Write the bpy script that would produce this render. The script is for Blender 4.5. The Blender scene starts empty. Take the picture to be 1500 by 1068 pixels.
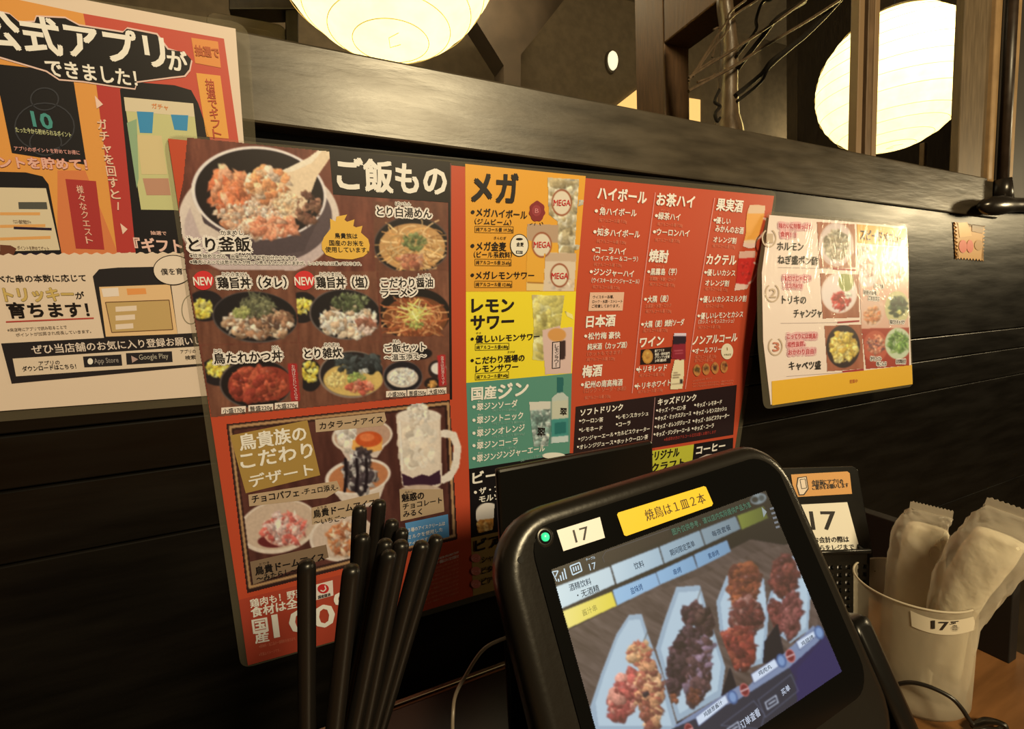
import bpy, bmesh, math, random
import numpy as np
from mathutils import Vector, Matrix

# ------------------------------------------------------------------ camera, world, lights, exposure
F = 685.0
CX, CY = 750.0, 534.0
CAM_Z = 1.06
def _n(v): return v / np.linalg.norm(v)
XA = _n(np.array([1560.0, -141.0, F]))
_d = np.array([330.0, 6979.0, F]); _d = _d - np.dot(_d, XA) * XA
ZA = -_n(_d); YA = np.cross(ZA, XA)
BW = np.array([XA, YA, ZA])                       # camera vector (right, down, forward) -> world vector
CAM = np.array([0.0, 0.0, CAM_Z])
S = bpy.context.scene
COL = S.collection
cam_data = bpy.data.cameras.new('camera'); cam = bpy.data.objects.new('camera', cam_data); COL.objects.link(cam)
cam_data.sensor_width = 36.0; cam_data.lens = F / 1500.0 * 36.0; cam_data.clip_start = 0.01
r_, d_, f_ = BW[:, 0], BW[:, 1], BW[:, 2]
M = Matrix(((r_[0], -d_[0], -f_[0], 0), (r_[1], -d_[1], -f_[1], 0), (r_[2], -d_[2], -f_[2], CAM_Z), (0, 0, 0, 1)))
cam.matrix_world = M
S.camera = cam
S.view_settings.view_transform = 'Standard'; S.view_settings.look = 'None'
S.view_settings.exposure = 0.0; S.view_settings.gamma = 1.0; S.view_settings.use_curve_mapping = False
w = bpy.data.worlds.new('world'); S.world = w; w.use_nodes = True
w.node_tree.nodes['Background'].inputs[0].default_value = (1.0, 0.66, 0.36, 1)
w.node_tree.nodes['Background'].inputs[1].default_value = 0.007
def lamp(name, loc, power, radius, color):
    l = bpy.data.lights.new(name, 'POINT'); l.energy = power; l.shadow_soft_size = radius; l.color = color
    o = bpy.data.objects.new(name, l); COL.objects.link(o); o.location = (loc[0], loc[1], loc[2] + CAM_Z); return o
WARM = (1.0, 0.79, 0.45)
lamp('booth_lamp', (0.40, -1.00, 0.78), 128, 0.15, WARM)
lamp('aisle_lamp', (1.95, -0.17, 0.17), 24, 0.09, WARM)
lamp('far_room_lamp', (0.5, 1.35, 1.15), 11.0, 0.15, WARM)

# ------------------------------------------------------------------ helpers
def ray(x, y): return BW @ np.array([x - CX, y - CY, F])
class Pl:                                          # a plane of the place; pixels of the photograph are dropped on it
    def __init__(s, o, n, up=(0, 0, 1)):
        s.o = np.array(o, float); s.n = _n(np.array(n, float))
        if np.dot(s.n, s.o - CAM) > 0: s.n = -s.n   # towards the viewer
        u = np.array(up, float); s.v = _n(u - np.dot(u, s.n) * s.n); s.u = np.cross(s.v, s.n)
    def p(s, x, y, off=0.0):
        r = ray(x, y); t = np.dot(s.o + s.n * off - CAM, s.n) / np.dot(r, s.n)
        return CAM + r * t
    def at(s, u, v, off=0.0): return s.o + s.u * u + s.v * v + s.n * off
    def uv(s, x, y):
        q = s.p(x, y) - s.o; return np.array([np.dot(q, s.u), np.dot(q, s.v)])
def ypl(y): return Pl((0, y, CAM_Z), (0, 1, 0))
def xhit(x, y, X): r = ray(x, y); return CAM + r * (X / r[0])
def yhit(x, y, Y): r = ray(x, y); return CAM + r * (Y / r[1])
def zhit(x, y, Z): r = ray(x, y); return CAM + r * ((Z - CAM_Z) / r[2])

def lin(c):
    c = np.asarray(c, float) / 255.0
    return np.where(c <= 0.04045, c / 12.92, ((c + 0.055) / 1.055) ** 2.4)
WHITE = lin((250, 226, 174))
def alb(c, k=0.8): return np.clip(lin(c) / WHITE * k, 0.003, 0.9)
_m = {}
def mat(name, color, rough=0.5, coat=0.0, metal=0.0, spec=0.5, alpha=1.0, bump=0.0, bscale=60, stretch=None, var=0.0, emit=None, estr=1.0, coat_rough=0.15):
    if name in _m: return _m[name]
    m = bpy.data.materials.new(name); m.use_nodes = True; nt = m.node_tree; b = nt.nodes['Principled BSDF']
    b.inputs['Base Color'].default_value = (*[float(q) for q in color], 1); b.inputs['Roughness'].default_value = rough
    b.inputs['Metallic'].default_value = metal; b.inputs['Specular IOR Level'].default_value = spec
    b.inputs['Coat Weight'].default_value = coat; b.inputs['Coat Roughness'].default_value = coat_rough
    b.inputs['Alpha'].default_value = alpha
    if emit is not None:
        b.inputs['Emission Color'].default_value = (*[float(q) for q in emit], 1); b.inputs['Emission Strength'].default_value = estr
    if bump or var:
        tc = nt.nodes.new('ShaderNodeTexCoord'); mp = nt.nodes.new('ShaderNodeMapping'); nz = nt.nodes.new('ShaderNodeTexNoise')
        mp.inputs['Scale'].default_value = stretch or (1, 1, 1)
        nz.inputs['Scale'].default_value = bscale; nz.inputs['Detail'].default_value = 6
        nt.links.new(tc.outputs['Object'], mp.inputs[0]); nt.links.new(mp.outputs[0], nz.inputs['Vector'])
        if bump:
            bp = nt.nodes.new('ShaderNodeBump'); bp.inputs['Strength'].default_value = bump; bp.inputs['Distance'].default_value = 0.002
            nt.links.new(nz.outputs['Fac'], bp.inputs['Height']); nt.links.new(bp.outputs[0], b.inputs['Normal'])
        if var:
            rp = nt.nodes.new('ShaderNodeValToRGB'); c0 = np.array(color) * (1 - var); c1 = np.clip(np.array(color) * (1 + var), 0, 1)
            rp.color_ramp.elements[0].position = 0.35; rp.color_ramp.elements[1].position = 0.65
            rp.color_ramp.elements[0].color = (*c0, 1); rp.color_ramp.elements[1].color = (*c1, 1)
            nt.links.new(nz.outputs['Fac'], rp.inputs[0]); nt.links.new(rp.outputs[0], b.inputs['Base Color'])
            rr = nt.nodes.new('ShaderNodeMapRange'); rr.inputs[3].default_value = max(0.05, rough - 0.1); rr.inputs[4].default_value = min(1, rough + 0.12)
            nt.links.new(nz.outputs['Fac'], rr.inputs[0]); nt.links.new(rr.outputs[0], b.inputs['Roughness'])
    _m[name] = m; return m
def ink(c, glow=0):                                # print colour, given as it looks under the booth's lamp; glow: shown on a lit screen
    k = 'ink_%d_%d_%d_%d' % (*c, int(glow * 100))
    if k in _m: return _m[k]
    if glow: return mat(k, (0.01, 0.01, 0.01), 0.25, emit=lin(c), estr=glow)
    return mat(k, alb(c), 0.45, coat=0.35, coat_rough=0.22)
def vcol(name, glow=0):
    if name in _m: return _m[name]
    m = mat(name, (0.01, 0.01, 0.01) if glow else (0.5, 0.5, 0.5), 0.45, coat=0.35, coat_rough=0.22, emit=(0, 0, 0) if glow else None, estr=glow or 1)
    a = m.node_tree.nodes.new('ShaderNodeAttribute'); a.attribute_name = 'Col'
    m.node_tree.links.new(a.outputs['Color'], m.node_tree.nodes['Principled BSDF'].inputs['Emission Color' if glow else 'Base Color'])
    return m

class MB:                                          # collects faces in world coordinates, builds ONE mesh object
    def __init__(s): s.v = []; s.f = []; s.n = 0
    def add(s, vs, fs):
        vs = np.asarray(vs, float).reshape(-1, 3)
        s.v.append(vs); s.f += [tuple(int(i) + s.n for i in f) for f in fs]; s.n += len(vs); return s
    def poly(s, pts): return s.add(pts, [tuple(range(len(pts)))])
    def prism(s, pts, d):                          # polygon thickened by vector d
        p = np.asarray(pts, float); n = len(p); q = p + np.asarray(d, float)
        return s.add(np.vstack([p, q]), [tuple(range(n)), tuple(range(2 * n - 1, n - 1, -1))] + [(i, i + n, (i + 1) % n + n, (i + 1) % n) for i in range(n)])
    def box(s, lo, hi):
        a, b = np.minimum(lo, hi), np.maximum(lo, hi)
        v = [(x, y, z) for x in (a[0], b[0]) for y in (a[1], b[1]) for z in (a[2], b[2])]
        return s.add(v, [(0, 1, 3, 2), (4, 6, 7, 5), (0, 4, 5, 1), (2, 3, 7, 6), (0, 2, 6, 4), (1, 5, 7, 3)])
    def loft(s, rings, cap0=True, cap1=True, close=True):
        n = len(rings[0]); k = len(rings); f = []
        for i in range(k - 1):
            for j in range(n if close else n - 1):
                f.append((i * n + j, i * n + (j + 1) % n, (i + 1) * n + (j + 1) % n, (i + 1) * n + j))
        if cap0: f.append(tuple(range(n - 1, -1, -1)))
        if cap1: f.append(tuple(range((k - 1) * n, k * n)))
        return s.add(np.vstack([np.asarray(r) for r in rings]), f)
    def tube(s, pts, r, seg=10, caps=True):
        P = np.asarray(pts, float); rr = np.broadcast_to(np.asarray(r, float), (len(P),)); rings = []
        T = np.gradient(P, axis=0); a = np.array([0, 0, 1.0]) if abs(_n(T[0])[2]) < 0.9 else np.array([1.0, 0, 0])
        for i in range(len(P)):
            t = _n(T[i]); u = _n(a - np.dot(a, t) * t); a = u; v = np.cross(t, u)
            th = np.linspace(0, 2 * np.pi, seg, endpoint=False)
            rings.append(P[i] + rr[i] * (np.outer(np.cos(th), u) + np.outer(np.sin(th), v)))
        return s.loft(rings, caps, caps)
    def lathe(s, c, prof, seg=40, cap0=False, cap1=False):
        th = np.linspace(0, 2 * np.pi, seg, endpoint=False)
        return s.loft([np.stack([c[0] + r * np.cos(th), c[1] + r * np.sin(th), np.full(seg, c[2] + z)], 1) for r, z in prof], cap0, cap1)
    def build(s, name, m, parent=None, smooth=False, label=None, bevel=0, solid=0):
        if not s.v: return None
        me = bpy.data.meshes.new(name); V = np.vstack(s.v)
        if parent is not None: off = np.array(parent_loc(parent))
        else: off = V.mean(0) * 0 + np.array([(V[:, 0].min() + V[:, 0].max()) / 2, (V[:, 1].min() + V[:, 1].max()) / 2, V[:, 2].min()])
        me.from_pydata((V - off).tolist(), [], s.f)
        if smooth:
            me.polygons.foreach_set('use_smooth', [True] * len(me.polygons))
        me.materials.append(m); me.update()
        bm = bmesh.new(); bm.from_mesh(me); bmesh.ops.recalc_face_normals(bm, faces=bm.faces); bm.to_mesh(me); bm.free()
        o = bpy.data.objects.new(name, me); COL.objects.link(o)
        if parent is None: o.location = off
        else: o.parent = parent
        if label: o['label'] = label
        if bevel:
            b = o.modifiers.new('bevel', 'BEVEL'); b.width = bevel; b.segments = 2; b.limit_method = 'ANGLE'
        if solid:
            b = o.modifiers.new('solid', 'SOLIDIFY'); b.thickness = solid
        return o
def smooth_path(P, k=8):                          # Catmull-Rom through the points
    P = [np.asarray(p, float) for p in P]; P = [2 * P[0] - P[1]] + P + [2 * P[-1] - P[-2]]; out = []
    for i in range(1, len(P) - 2):
        for t in np.linspace(0, 1, k, endpoint=False): out.append(.5 * (2 * P[i] + (P[i + 1] - P[i - 1]) * t + (2 * P[i - 1] - 5 * P[i] + 4 * P[i + 1] - P[i + 2]) * t * t + (3 * P[i] - P[i - 1] - 3 * P[i + 1] + P[i + 2]) * t ** 3))
    return out + [P[-2]]
def parent_loc(p):
    l = np.zeros(3)
    while p is not None: l = l + np.array(p.location); p = p.parent
    return l
def tag(o, label=None, cat=None, group=None, kind=None):
    if label: o['label'] = label
    if cat: o['category'] = cat
    if group: o['group'] = group
    if kind: o['kind'] = kind
    return o
def thing(name, loc, label, cat, group=None):
    o = bpy.data.objects.new(name, None); COL.objects.link(o); o.location = tuple(loc); o.empty_display_size = 0.02
    return tag(o, label, cat, group)

# ---- lettering: glyph meshes from Blender's own font, laid on a plane between two photograph points
_tc = bpy.data.curves.new('type_source', 'FONT'); _tc.resolution_u = 2; _to = bpy.data.objects.new('type_source', _tc); COL.objects.link(_to)
_gl = {}
def glyphs(s, bold):
    k = (s, round(bold, 3))
    if k in _gl: return _gl[k]
    _tc.body = s; _tc.offset = bold; _tc.size = 1.0
    dg = bpy.context.evaluated_depsgraph_get(); _to.update_tag(); dg.update()
    me = bpy.data.meshes.new_from_object(_to.evaluated_get(dg))
    v = np.empty(len(me.vertices) * 3); me.vertices.foreach_get('co', v)
    f = [tuple(p.vertices) for p in me.polygons]; bpy.data.meshes.remove(me)
    _gl[k] = (v.reshape(-1, 3)[:, :2].copy(), f); return _gl[k]
class Sheet:                                       # a printed sheet: everything printed on it becomes parts of its thing
    LAY = 0.00022
    def __init__(s, pl, parent, glow=0, tr=None): s.pl = pl; s.parent = parent; s.glow = glow; s.t = {}; s.b = {}; s.tr = tr or (0, 0, 1)
    def c(s, ox, oy, k): s.tr = (ox, oy, k); return s
    def px(s, x, y): return s.tr[0] + x / s.tr[2], s.tr[1] + y / s.tr[2]
    def pt(s, x, y, lay): return s.pl.p(*s.px(x, y), lay * s.LAY)
    def _mb(s, d, c, name): 
        if (c, name) not in d: d[(c, name)] = MB()
        return d[(c, name)]
    def poly(s, pts, c, lay=1, name='colour_block'):
        (s._mb(s.b, c, name) if name != 'colour_block' else s._mb(s.b, c, (name, len(s.b)))).poly([s.pt(x, y, lay) for x, y in pts]); return s
    def rect(s, x0, y0, x1, y1, c, lay=1, name='colour_block'): return s.poly([(x0, y0), (x1, y0), (x1, y1), (x0, y1)], c, lay, name)
    def ell(s, cx, cy, rx, ry, c, lay=1, name='colour_block', n=36):
        return s.poly([(cx + rx * math.cos(t), cy + ry * math.sin(t)) for t in np.linspace(0, 2 * math.pi, n, endpoint=False)], c, lay, name)
    def line(s, pts, wd, c, lay=2, name='printed_line'):
        for (x0, y0), (x1, y1) in zip(pts, pts[1:]):
            L = math.hypot(x1 - x0, y1 - y0) or 1; a, b = -(y1 - y0) / L * wd / 2, (x1 - x0) / L * wd / 2
            s.poly([(x0 + a, y0 + b), (x1 + a, y1 + b), (x1 - a, y1 - b), (x0 - a, y0 - b)], c, lay, name)
        return s
    def T(s, txt, x0, y0, x1, y1, h, c=(30, 20, 15), bold=0.02, lay=4, halo=None, hr=0.09, rot=False, name='lettering', latin=False):
        a = s.pl.uv(*s.px(x0, y0)); b = s.pl.uv(*s.px(x1, y1))
        h0 = s.pl.uv(*s.px(x0, y0 - h / 2)); h1 = s.pl.uv(*s.px(x0, y0 + h / 2)); H = np.linalg.norm(h0 - h1)
        v, f = glyphs(txt, 0.0)
        if len(v) == 0: return s
        x_0, x_1 = v[:, 0].min(), v[:, 0].max(); mid, em = (0.365, 0.74) if latin else (0.38, 0.90)
        W = np.linalg.norm(b - a); ux = (b - a) / W; uy = np.array([-ux[1], ux[0]]) if rot else np.array([0.0, 1.0])
        sx = W / (x_1 - x_0); sy = H / em
        def put(dx, dy, col, ly, nm):
            q = a + np.outer((v[:, 0] - x_0) * sx + dx, ux) + np.outer((v[:, 1] - mid) * sy + dy, uy)
            pts = s.pl.o + np.outer(q[:, 0], s.pl.u) + np.outer(q[:, 1], s.pl.v) + s.pl.n * (ly * s.LAY)
            s._mb(s.t, col, nm).add(pts, f)
        put(0, 0, c, lay, name)
        if bold > 0.012:
            B = bold * .62 * H
            for k, (i, j) in enumerate(((1, 1), (-1, -1), (1, -1), (-1, 1))[:4 if H > .006 else 2]): put(i * B, j * B, c, lay - .01 * (k + 1), name)
        if halo:
            R = hr * H
            for k in range(14): q = 1.0 if k < 9 else .5; a_ = k * (2 * math.pi / (9 if k < 9 else 5)); put(R * q * math.cos(a_), R * q * math.sin(a_), halo, lay - 0.6 - 0.02 * k, 'lettering_outline')
        return s
    def V(s, txt, x0, y0, x1, y1, h, c, **kw):      # vertical lettering
        n = len(txt)
        for i, ch in enumerate(txt):
            t = (i + 0.5) / n; x = x0 + (x1 - x0) * t; y = y0 + (y1 - y0) * t
            if ch in 'ー〜…': s.line([(x, y - h * .4), (x, y + h * .4)], h * .13, c, 4, 'lettering')
            else: s.T(ch, x - h * .45, y - 0.02 * h, x + h * .45, y + 0.02 * h, h, c, **kw)
        return s
    def done(s):
        for d in (s.b, s.t):
            for (c, nm), mb in d.items():
                o = mb.build(nm if isinstance(nm, str) else nm[0], ink(c, s.glow), s.parent)
                if isinstance(nm, str): o['kind'] = 'stuff'

def vnoise(X, Y, sc, seed):
    r = np.random.RandomState(seed); G = r.rand(64, 64)
    x = np.asarray(X) / sc; y = np.asarray(Y) / sc; xi = np.floor(x).astype(int); yi = np.floor(y).astype(int); fx = x - xi; fy = y - yi
    fx = fx * fx * (3 - 2 * fx); fy = fy * fy * (3 - 2 * fy); g = lambda i, j: G[(xi + i) % 64, (yi + j) % 64]
    return (g(0, 0) * (1 - fx) + g(1, 0) * fx) * (1 - fy) + (g(0, 1) * (1 - fx) + g(1, 1) * fx) * fy
class Cv:                                          # a printed photograph, drawn point by point as colours of a fine grid on the sheet
    def __init__(s, x0, y0, x1, y1, step=1.0, seed=1):
        s.nx = int((x1 - x0) / step) + 1; s.ny = int((y1 - y0) / step) + 1; s.s = step
        s.X, s.Y = np.meshgrid(x0 + np.arange(s.nx) * step, y0 + np.arange(s.ny) * step)
        s.C = np.zeros((s.ny, s.nx, 3)); s.A = np.zeros((s.ny, s.nx), bool); s.r = np.random.RandomState(seed); s.tr = (0, 0, 1); s.clipm = None
    def c(s, ox, oy, k): s.tr = (ox, oy, k); return s
    def _p(s, x, y): return s.tr[0] + x / s.tr[2], s.tr[1] + y / s.tr[2]
    def inside(s, pts):
        P = [s._p(*p) for p in pts]; m = np.zeros(s.X.shape, bool)
        for (x0, y0), (x1, y1) in zip(P, P[1:] + P[:1]):
            if y0 == y1: continue
            m ^= ((s.Y < y0) != (s.Y < y1)) & (s.X < (x1 - x0) * (s.Y - y0) / (y1 - y0) + x0)
        return m
    def blend(s, w_, col):
        if s.clipm is not None: w_ = w_ * s.clipm
        w_ = w_[..., None]; s.C = s.C * (1 - w_) + np.asarray(col, float) * w_
    def clip(s, pts=None, ell=None):
        s.clipm = None
        if pts is not None: s.clipm = s.inside(pts).astype(float)
        if ell is not None: s.clipm = (s.er(*ell) <= 1).astype(float)
        return s
    def mask(s, pts): s.A |= s.inside(pts); return s
    def poly(s, pts, col): s.blend(s.inside(pts).astype(float), col); return s
    def er(s, cx, cy, rx, ry, rot=0):
        cx, cy = s._p(cx, cy); k = s.tr[2]; ca, sa = math.cos(rot), math.sin(rot); dx, dy = s.X - cx, s.Y - cy
        return np.sqrt(((dx * ca + dy * sa) / (rx / k)) ** 2 + ((-dx * sa + dy * ca) / (ry / k)) ** 2)
    def ell(s, cx, cy, rx, ry, col, rot=0, soft=1.2):
        d = s.er(cx, cy, rx, ry, rot); R = min(rx, ry) / s.tr[2]
        s.blend(np.clip((1 - d) * R / soft + 0.5, 0, 1), col); return s
    def ring(s, cx, cy, rx, ry, wd, col, rot=0):
        d = s.er(cx, cy, rx, ry, rot); R = min(rx, ry) / s.tr[2]; W = wd / s.tr[2]
        s.blend(np.clip(W / 2 + .5 - np.abs(1 - d) * R, 0, 1), col); return s
    def line(s, pts, wd, col):
        P = [s._p(*p) for p in pts]; W = wd / s.tr[2]
        for (x0, y0), (x1, y1) in zip(P, P[1:]):
            L2 = (x1 - x0) ** 2 + (y1 - y0) ** 2 + 1e-9; t = np.clip(((s.X - x0) * (x1 - x0) + (s.Y - y0) * (y1 - y0)) / L2, 0, 1)
            d = np.hypot(s.X - x0 - t * (x1 - x0), s.Y - y0 - t * (y1 - y0)); s.blend(np.clip(W / 2 + .5 - d, 0, 1), col)
        return s
    def wood(s, pts, c0, c1, ang=0.2, sc=5):
        m = s.inside(pts).astype(float); u = s.X * math.cos(ang) - s.Y * math.sin(ang); v = s.X * math.sin(ang) + s.Y * math.cos(ang)
        n = 0.6 * vnoise(u, v / 12, sc, 3) + 0.4 * vnoise(u, v / 5, sc / 2.5, 5)
        s.blend(m, np.asarray(c0) * (1 - n[..., None]) + np.asarray(c1) * n[..., None]); return s
    def blobs(s, cx, cy, rx, ry, n, size, cols, rot=0, shade=0.35, asp=(0.3, 0.85)):
        size = size / s.tr[2] * .82; n = int(n * 1.8); NZ = vnoise(s.X, s.Y, 2.2, 17)
        for i in range(n):
            a = s.r.rand() * 2 * math.pi; q = math.sqrt(s.r.rand()) * 0.95
            px, py = math.cos(a) * q * rx, math.sin(a) * q * ry; c_, s_ = math.cos(rot), math.sin(rot)
            bx, by = s._p(cx + px * c_ - py * s_, cy + px * s_ + py * c_)
            L = size * (0.4 + 0.9 * s.r.rand() ** 1.5); B = L * (asp[0] + (asp[1] - asp[0]) * s.r.rand()); th = s.r.rand() * math.pi
            col = (0.72 * np.asarray(cols[s.r.randint(len(cols))], float) + 0.28 * np.mean(cols, 0)) * (0.84 + 0.28 * s.r.rand())
            i0 = max(0, int((by - L * 1.3 - s.Y[0, 0]) / s.s)); i1 = int((by + L * 1.3 - s.Y[0, 0]) / s.s) + 2
            j0 = max(0, int((bx - L * 1.3 - s.X[0, 0]) / s.s)); j1 = int((bx + L * 1.3 - s.X[0, 0]) / s.s) + 2
            if i1 <= i0 or j1 <= j0: continue
            X, Y = s.X[i0:i1, j0:j1] - bx, s.Y[i0:i1, j0:j1] - by
            if X.size == 0: continue
            ca, sa = math.cos(th), math.sin(th); U, W = (X * ca + Y * sa) / L, (-X * sa + Y * ca) / B
            d = np.sqrt(U * U + W * W) * (1 + 0.10 * np.sin(3 * np.arctan2(W, U) + i) + .06 * np.sin(5 * np.arctan2(W, U) + 2 * i)); wgt = np.clip((1 - d) * B / 1.7 + 0.25, 0, 1) * .94
            if s.clipm is not None: wgt = wgt * s.clipm[i0:i1, j0:j1]
            lt = 1 + shade * (-(X + 1.4 * Y) / (L * 1.7)) - shade * 0.7 * np.clip(d - 0.55, 0, 1)
            lt = lt * (1 + min(.28, shade * .8) * (NZ[i0:i1, j0:j1] - .5)); cc = col[None, None, :] * lt[..., None]; hl = np.clip(1 - np.hypot(X / L + .25, Y / B + .3) / .38, 0, 1) * shade * 1.3; cc = np.clip(cc + (255 - cc) * hl[..., None] * (.5 if i % 5 == 0 else .08), 0, 255)
            s.C[i0:i1, j0:j1] = s.C[i0:i1, j0:j1] * (1 - wgt[..., None]) + cc * wgt[..., None]
        return s
    def strands(s, cx, cy, rx, ry, n, wd, cols, curl=1.0, ln=0.5):
        for i in range(n):
            a = s.r.rand() * 2 * math.pi; q = math.sqrt(s.r.rand()) * 0.8; x, y = cx + rx * q * math.cos(a), cy + ry * q * math.sin(a); th = s.r.rand() * 6.28; k = (s.r.rand() - .5) * curl; P = [(x, y)]
            for j in range(6):
                x += math.cos(th) * rx * ln / 6; y += math.sin(th) * ry * ln / 6; th += k
                P.append((x, y))
            s.line(P, wd, np.asarray(cols[s.r.randint(len(cols))], float) * (0.8 + 0.35 * s.r.rand()))
        return s
    def grain(s, amt, sc=1.5, seed=9):
        s.C = np.clip(s.C * (1 + amt * (vnoise(s.X, s.Y, sc, seed)[..., None] - .5) * 2), 0, 255); return s
    def build(s, sh, name, lay, label=None, blur=1):
        for _ in range(blur):
            for ax in (0, 1):
                w_ = s.A[..., None].astype(float); num = s.C * w_ * 2; den = w_ * 2
                for d in (1, -1): r1 = np.roll(s.C, d, ax); r2 = np.roll(w_, d, ax); num = num + r1 * r2; den = den + r2
                s.C = np.where(den > 0, num / np.maximum(den, 1e-6), s.C)
        pl = sh.pl; R = np.stack([s.X - CX, s.Y - CY, np.full(s.X.shape, F)], -1) @ BW.T
        t = np.dot(pl.o + pl.n * (lay * sh.LAY) - CAM, pl.n) / (R @ pl.n); P = CAM + R * t[..., None]
        par = sh.parent; P = P - parent_loc(par)
        idx = np.arange(s.nx * s.ny).reshape(s.ny, s.nx); A = s.A
        q = A[:-1, :-1] & A[1:, :-1] & A[:-1, 1:] & A[1:, 1:]
        Q = np.stack([idx[:-1, :-1][q], idx[1:, :-1][q], idx[1:, 1:][q], idx[:-1, 1:][q]], 1)
        used = np.unique(Q); rm = np.full(s.nx * s.ny, -1); rm[used] = np.arange(len(used)); Q = rm[Q]
        me = bpy.data.meshes.new(name); me.vertices.add(len(used)); me.vertices.foreach_set('co', P.reshape(-1, 3)[used].astype(np.float32).ravel())
        me.loops.add(Q.size); me.loops.foreach_set('vertex_index', Q.astype(np.int32).ravel())
        me.polygons.add(len(Q)); me.polygons.foreach_set('loop_start', (np.arange(len(Q)) * 4).astype(np.int32))
        try: me.polygons.foreach_set('loop_total', np.full(len(Q), 4, np.int32))
        except Exception: pass
        me.update(calc_edges=True)
        c = s.C.reshape(-1, 3)[used]; c = lin(c) if sh.glow else alb(c)
        at = me.color_attributes.new('Col', 'FLOAT_COLOR', 'POINT'); at.data.foreach_set('color', np.hstack([c, np.ones((len(c), 1))]).astype(np.float32).ravel())
        me.materials.append(vcol('screen_picture', sh.glow) if sh.glow else vcol('printed_picture'))
        o = bpy.data.objects.new(name, me); COL.objects.link(o); o.parent = par
        if label: o['label'] = label
        return o
def rrect(u0, v0, u1, v1, r, n=6):
    P = []
    for cx, cy, a in ((u1 - r, v1 - r, 0), (u0 + r, v1 - r, 90), (u0 + r, v0 + r, 180), (u1 - r, v0 + r, 270)):
        for k in range(n + 1):
            t = math.radians(a + 90 * k / n); P.append((cx + r * math.cos(t), cy + r * math.sin(t)))
    return P
# ------------------------------------------------------------------ the setting
LEAN = (0.0, 0.9860612, 0.16638303)
MENU = Pl((-0.075, 0.39313, 0.13434 + CAM_Z), LEAN)            # face of the menu sheet on the leaning booth back
def moved(pl, d): return Pl(pl.o + pl.n * d, pl.n)
PANEL = moved(MENU, -0.006); APP = moved(MENU, -0.0022)
TABLE_Z = CAM_Z - 0.34
black_wood = mat('black_lacquered_wood', (0.0045, 0.0037, 0.003), 0.33, spec=0.5, bump=0.25, bscale=9, stretch=(1, 6, 6), var=0.35)
beam_wood = mat('dark_stained_beam', (0.042, 0.033, 0.022), 0.36, spec=0.55, bump=0.35, bscale=14, stretch=(1, 5, 5), var=0.30)
post_wood = mat('brown_stained_post', (0.11, 0.058, 0.028), 0.5, bump=0.2, bscale=20, stretch=(8, 8, 1), var=0.2)
far_plaster = mat('taupe_plaster', (0.15, 0.115, 0.075), 0.8, bump=0.2, bscale=30, var=0.12)
dark_wood = mat('near_black_wood', (0.03, 0.022, 0.015), 0.5, bump=0.2, bscale=20, stretch=(6, 6, 1), var=0.25)
tan_strip = mat('tan_wood_strip', (0.26, 0.165, 0.08), 0.45, var=0.12, bscale=40)
def structure(o, label=None): return tag(o, label, kind='structure')

structure(MB().box((-2.6, -2.2, -0.05), (5.2, 2.3, 0.0)).build('floor', mat('floor_boards', (0.05, 0.035, 0.022), 0.5, var=0.2, bscale=4)), 'dark wooden floor under the booth')
structure(MB().box((-2.6, 0.9, 2.75), (5.2, 2.3, 2.8)).build('ceiling', far_plaster), 'dark ceiling above the neighbouring booth')
structure(MB().box((-2.6, 2.2, 0.0), (5.2, 2.3, 2.75)).build('wall_back', far_plaster), 'dim taupe plaster wall far behind the paper lanterns')
structure(MB().box((-2.6, 0.5, 0.0), (-2.5, 2.2, 2.75)).build('wall_left', far_plaster), 'dim taupe side wall of the neighbouring booth')

# leaning booth back of horizontal planks
wall = bpy.data.objects.new('wall_front', None); COL.objects.link(wall); wall.location = (0.2, 0.45, 0.1)
structure(wall, 'black lacquered plank back of the booth carrying the posters')
vA = PANEL.uv(316, 676)[1]; vB = PANEL.uv(1332, 497)[1]; pitch = abs(vB - vA); vtop = PANEL.uv(661, 228)[1]
def plank(v0, v1, u0=-0.75, u1=1.75):
    g = 0.0008; mb = MB(); mb.prism([PANEL.at(u0, v0 + g), PANEL.at(u1, v0 + g), PANEL.at(u1, v1 - g), PANEL.at(u0, v1 - g)], -PANEL.n * 0.014)
    return mb.build('plank', black_wood, wall, bevel=0.0012)
edges = [vtop, vB, vA]
edges += [vA - pitch * 1.4, vA - .32, vA - .55, -1.0]
for a, b in zip(edges[1:], edges[:-1]): plank(a, b)
MB().prism([PANEL.at(-.75, -1.05, -.013), PANEL.at(1.75, -1.05, -.013), PANEL.at(1.75, vtop + .03, -.013), PANEL.at(-.75, vtop + .03, -.013)], -PANEL.n * 0.02).build('backing_board', mat('pitch_black', (0.004, 0.004, 0.004), 0.9), wall)

# top beam
YB = 0.395
tl, tr = yhit(-120, -50, YB), yhit(1462, 263.5, YB); bl, br = yhit(-120, 116, YB), yhit(1462, 320, YB)
structure(MB().prism([bl, br, tr, tl], (0, 0.055, 0)).build('trim_1', beam_wood, bevel=0.002), 'dark stained wooden beam running above the posters')
def upright(name, px0, px1, ytop, ybot, Y, depth, m, label, n=1, bev=0.0015):
    ym = (ytop + ybot) / 2; a, b = yhit(px0, ym, Y), yhit(px1, ym, Y); t = yhit(px0, ytop, Y); z0 = yhit((px0 + px1) / 2, ybot, Y)
    o = MB().box((a[0], Y, z0[2]), (b[0], Y + depth, t[2])).build(name, m, bevel=bev); structure(o, label); return o
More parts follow.
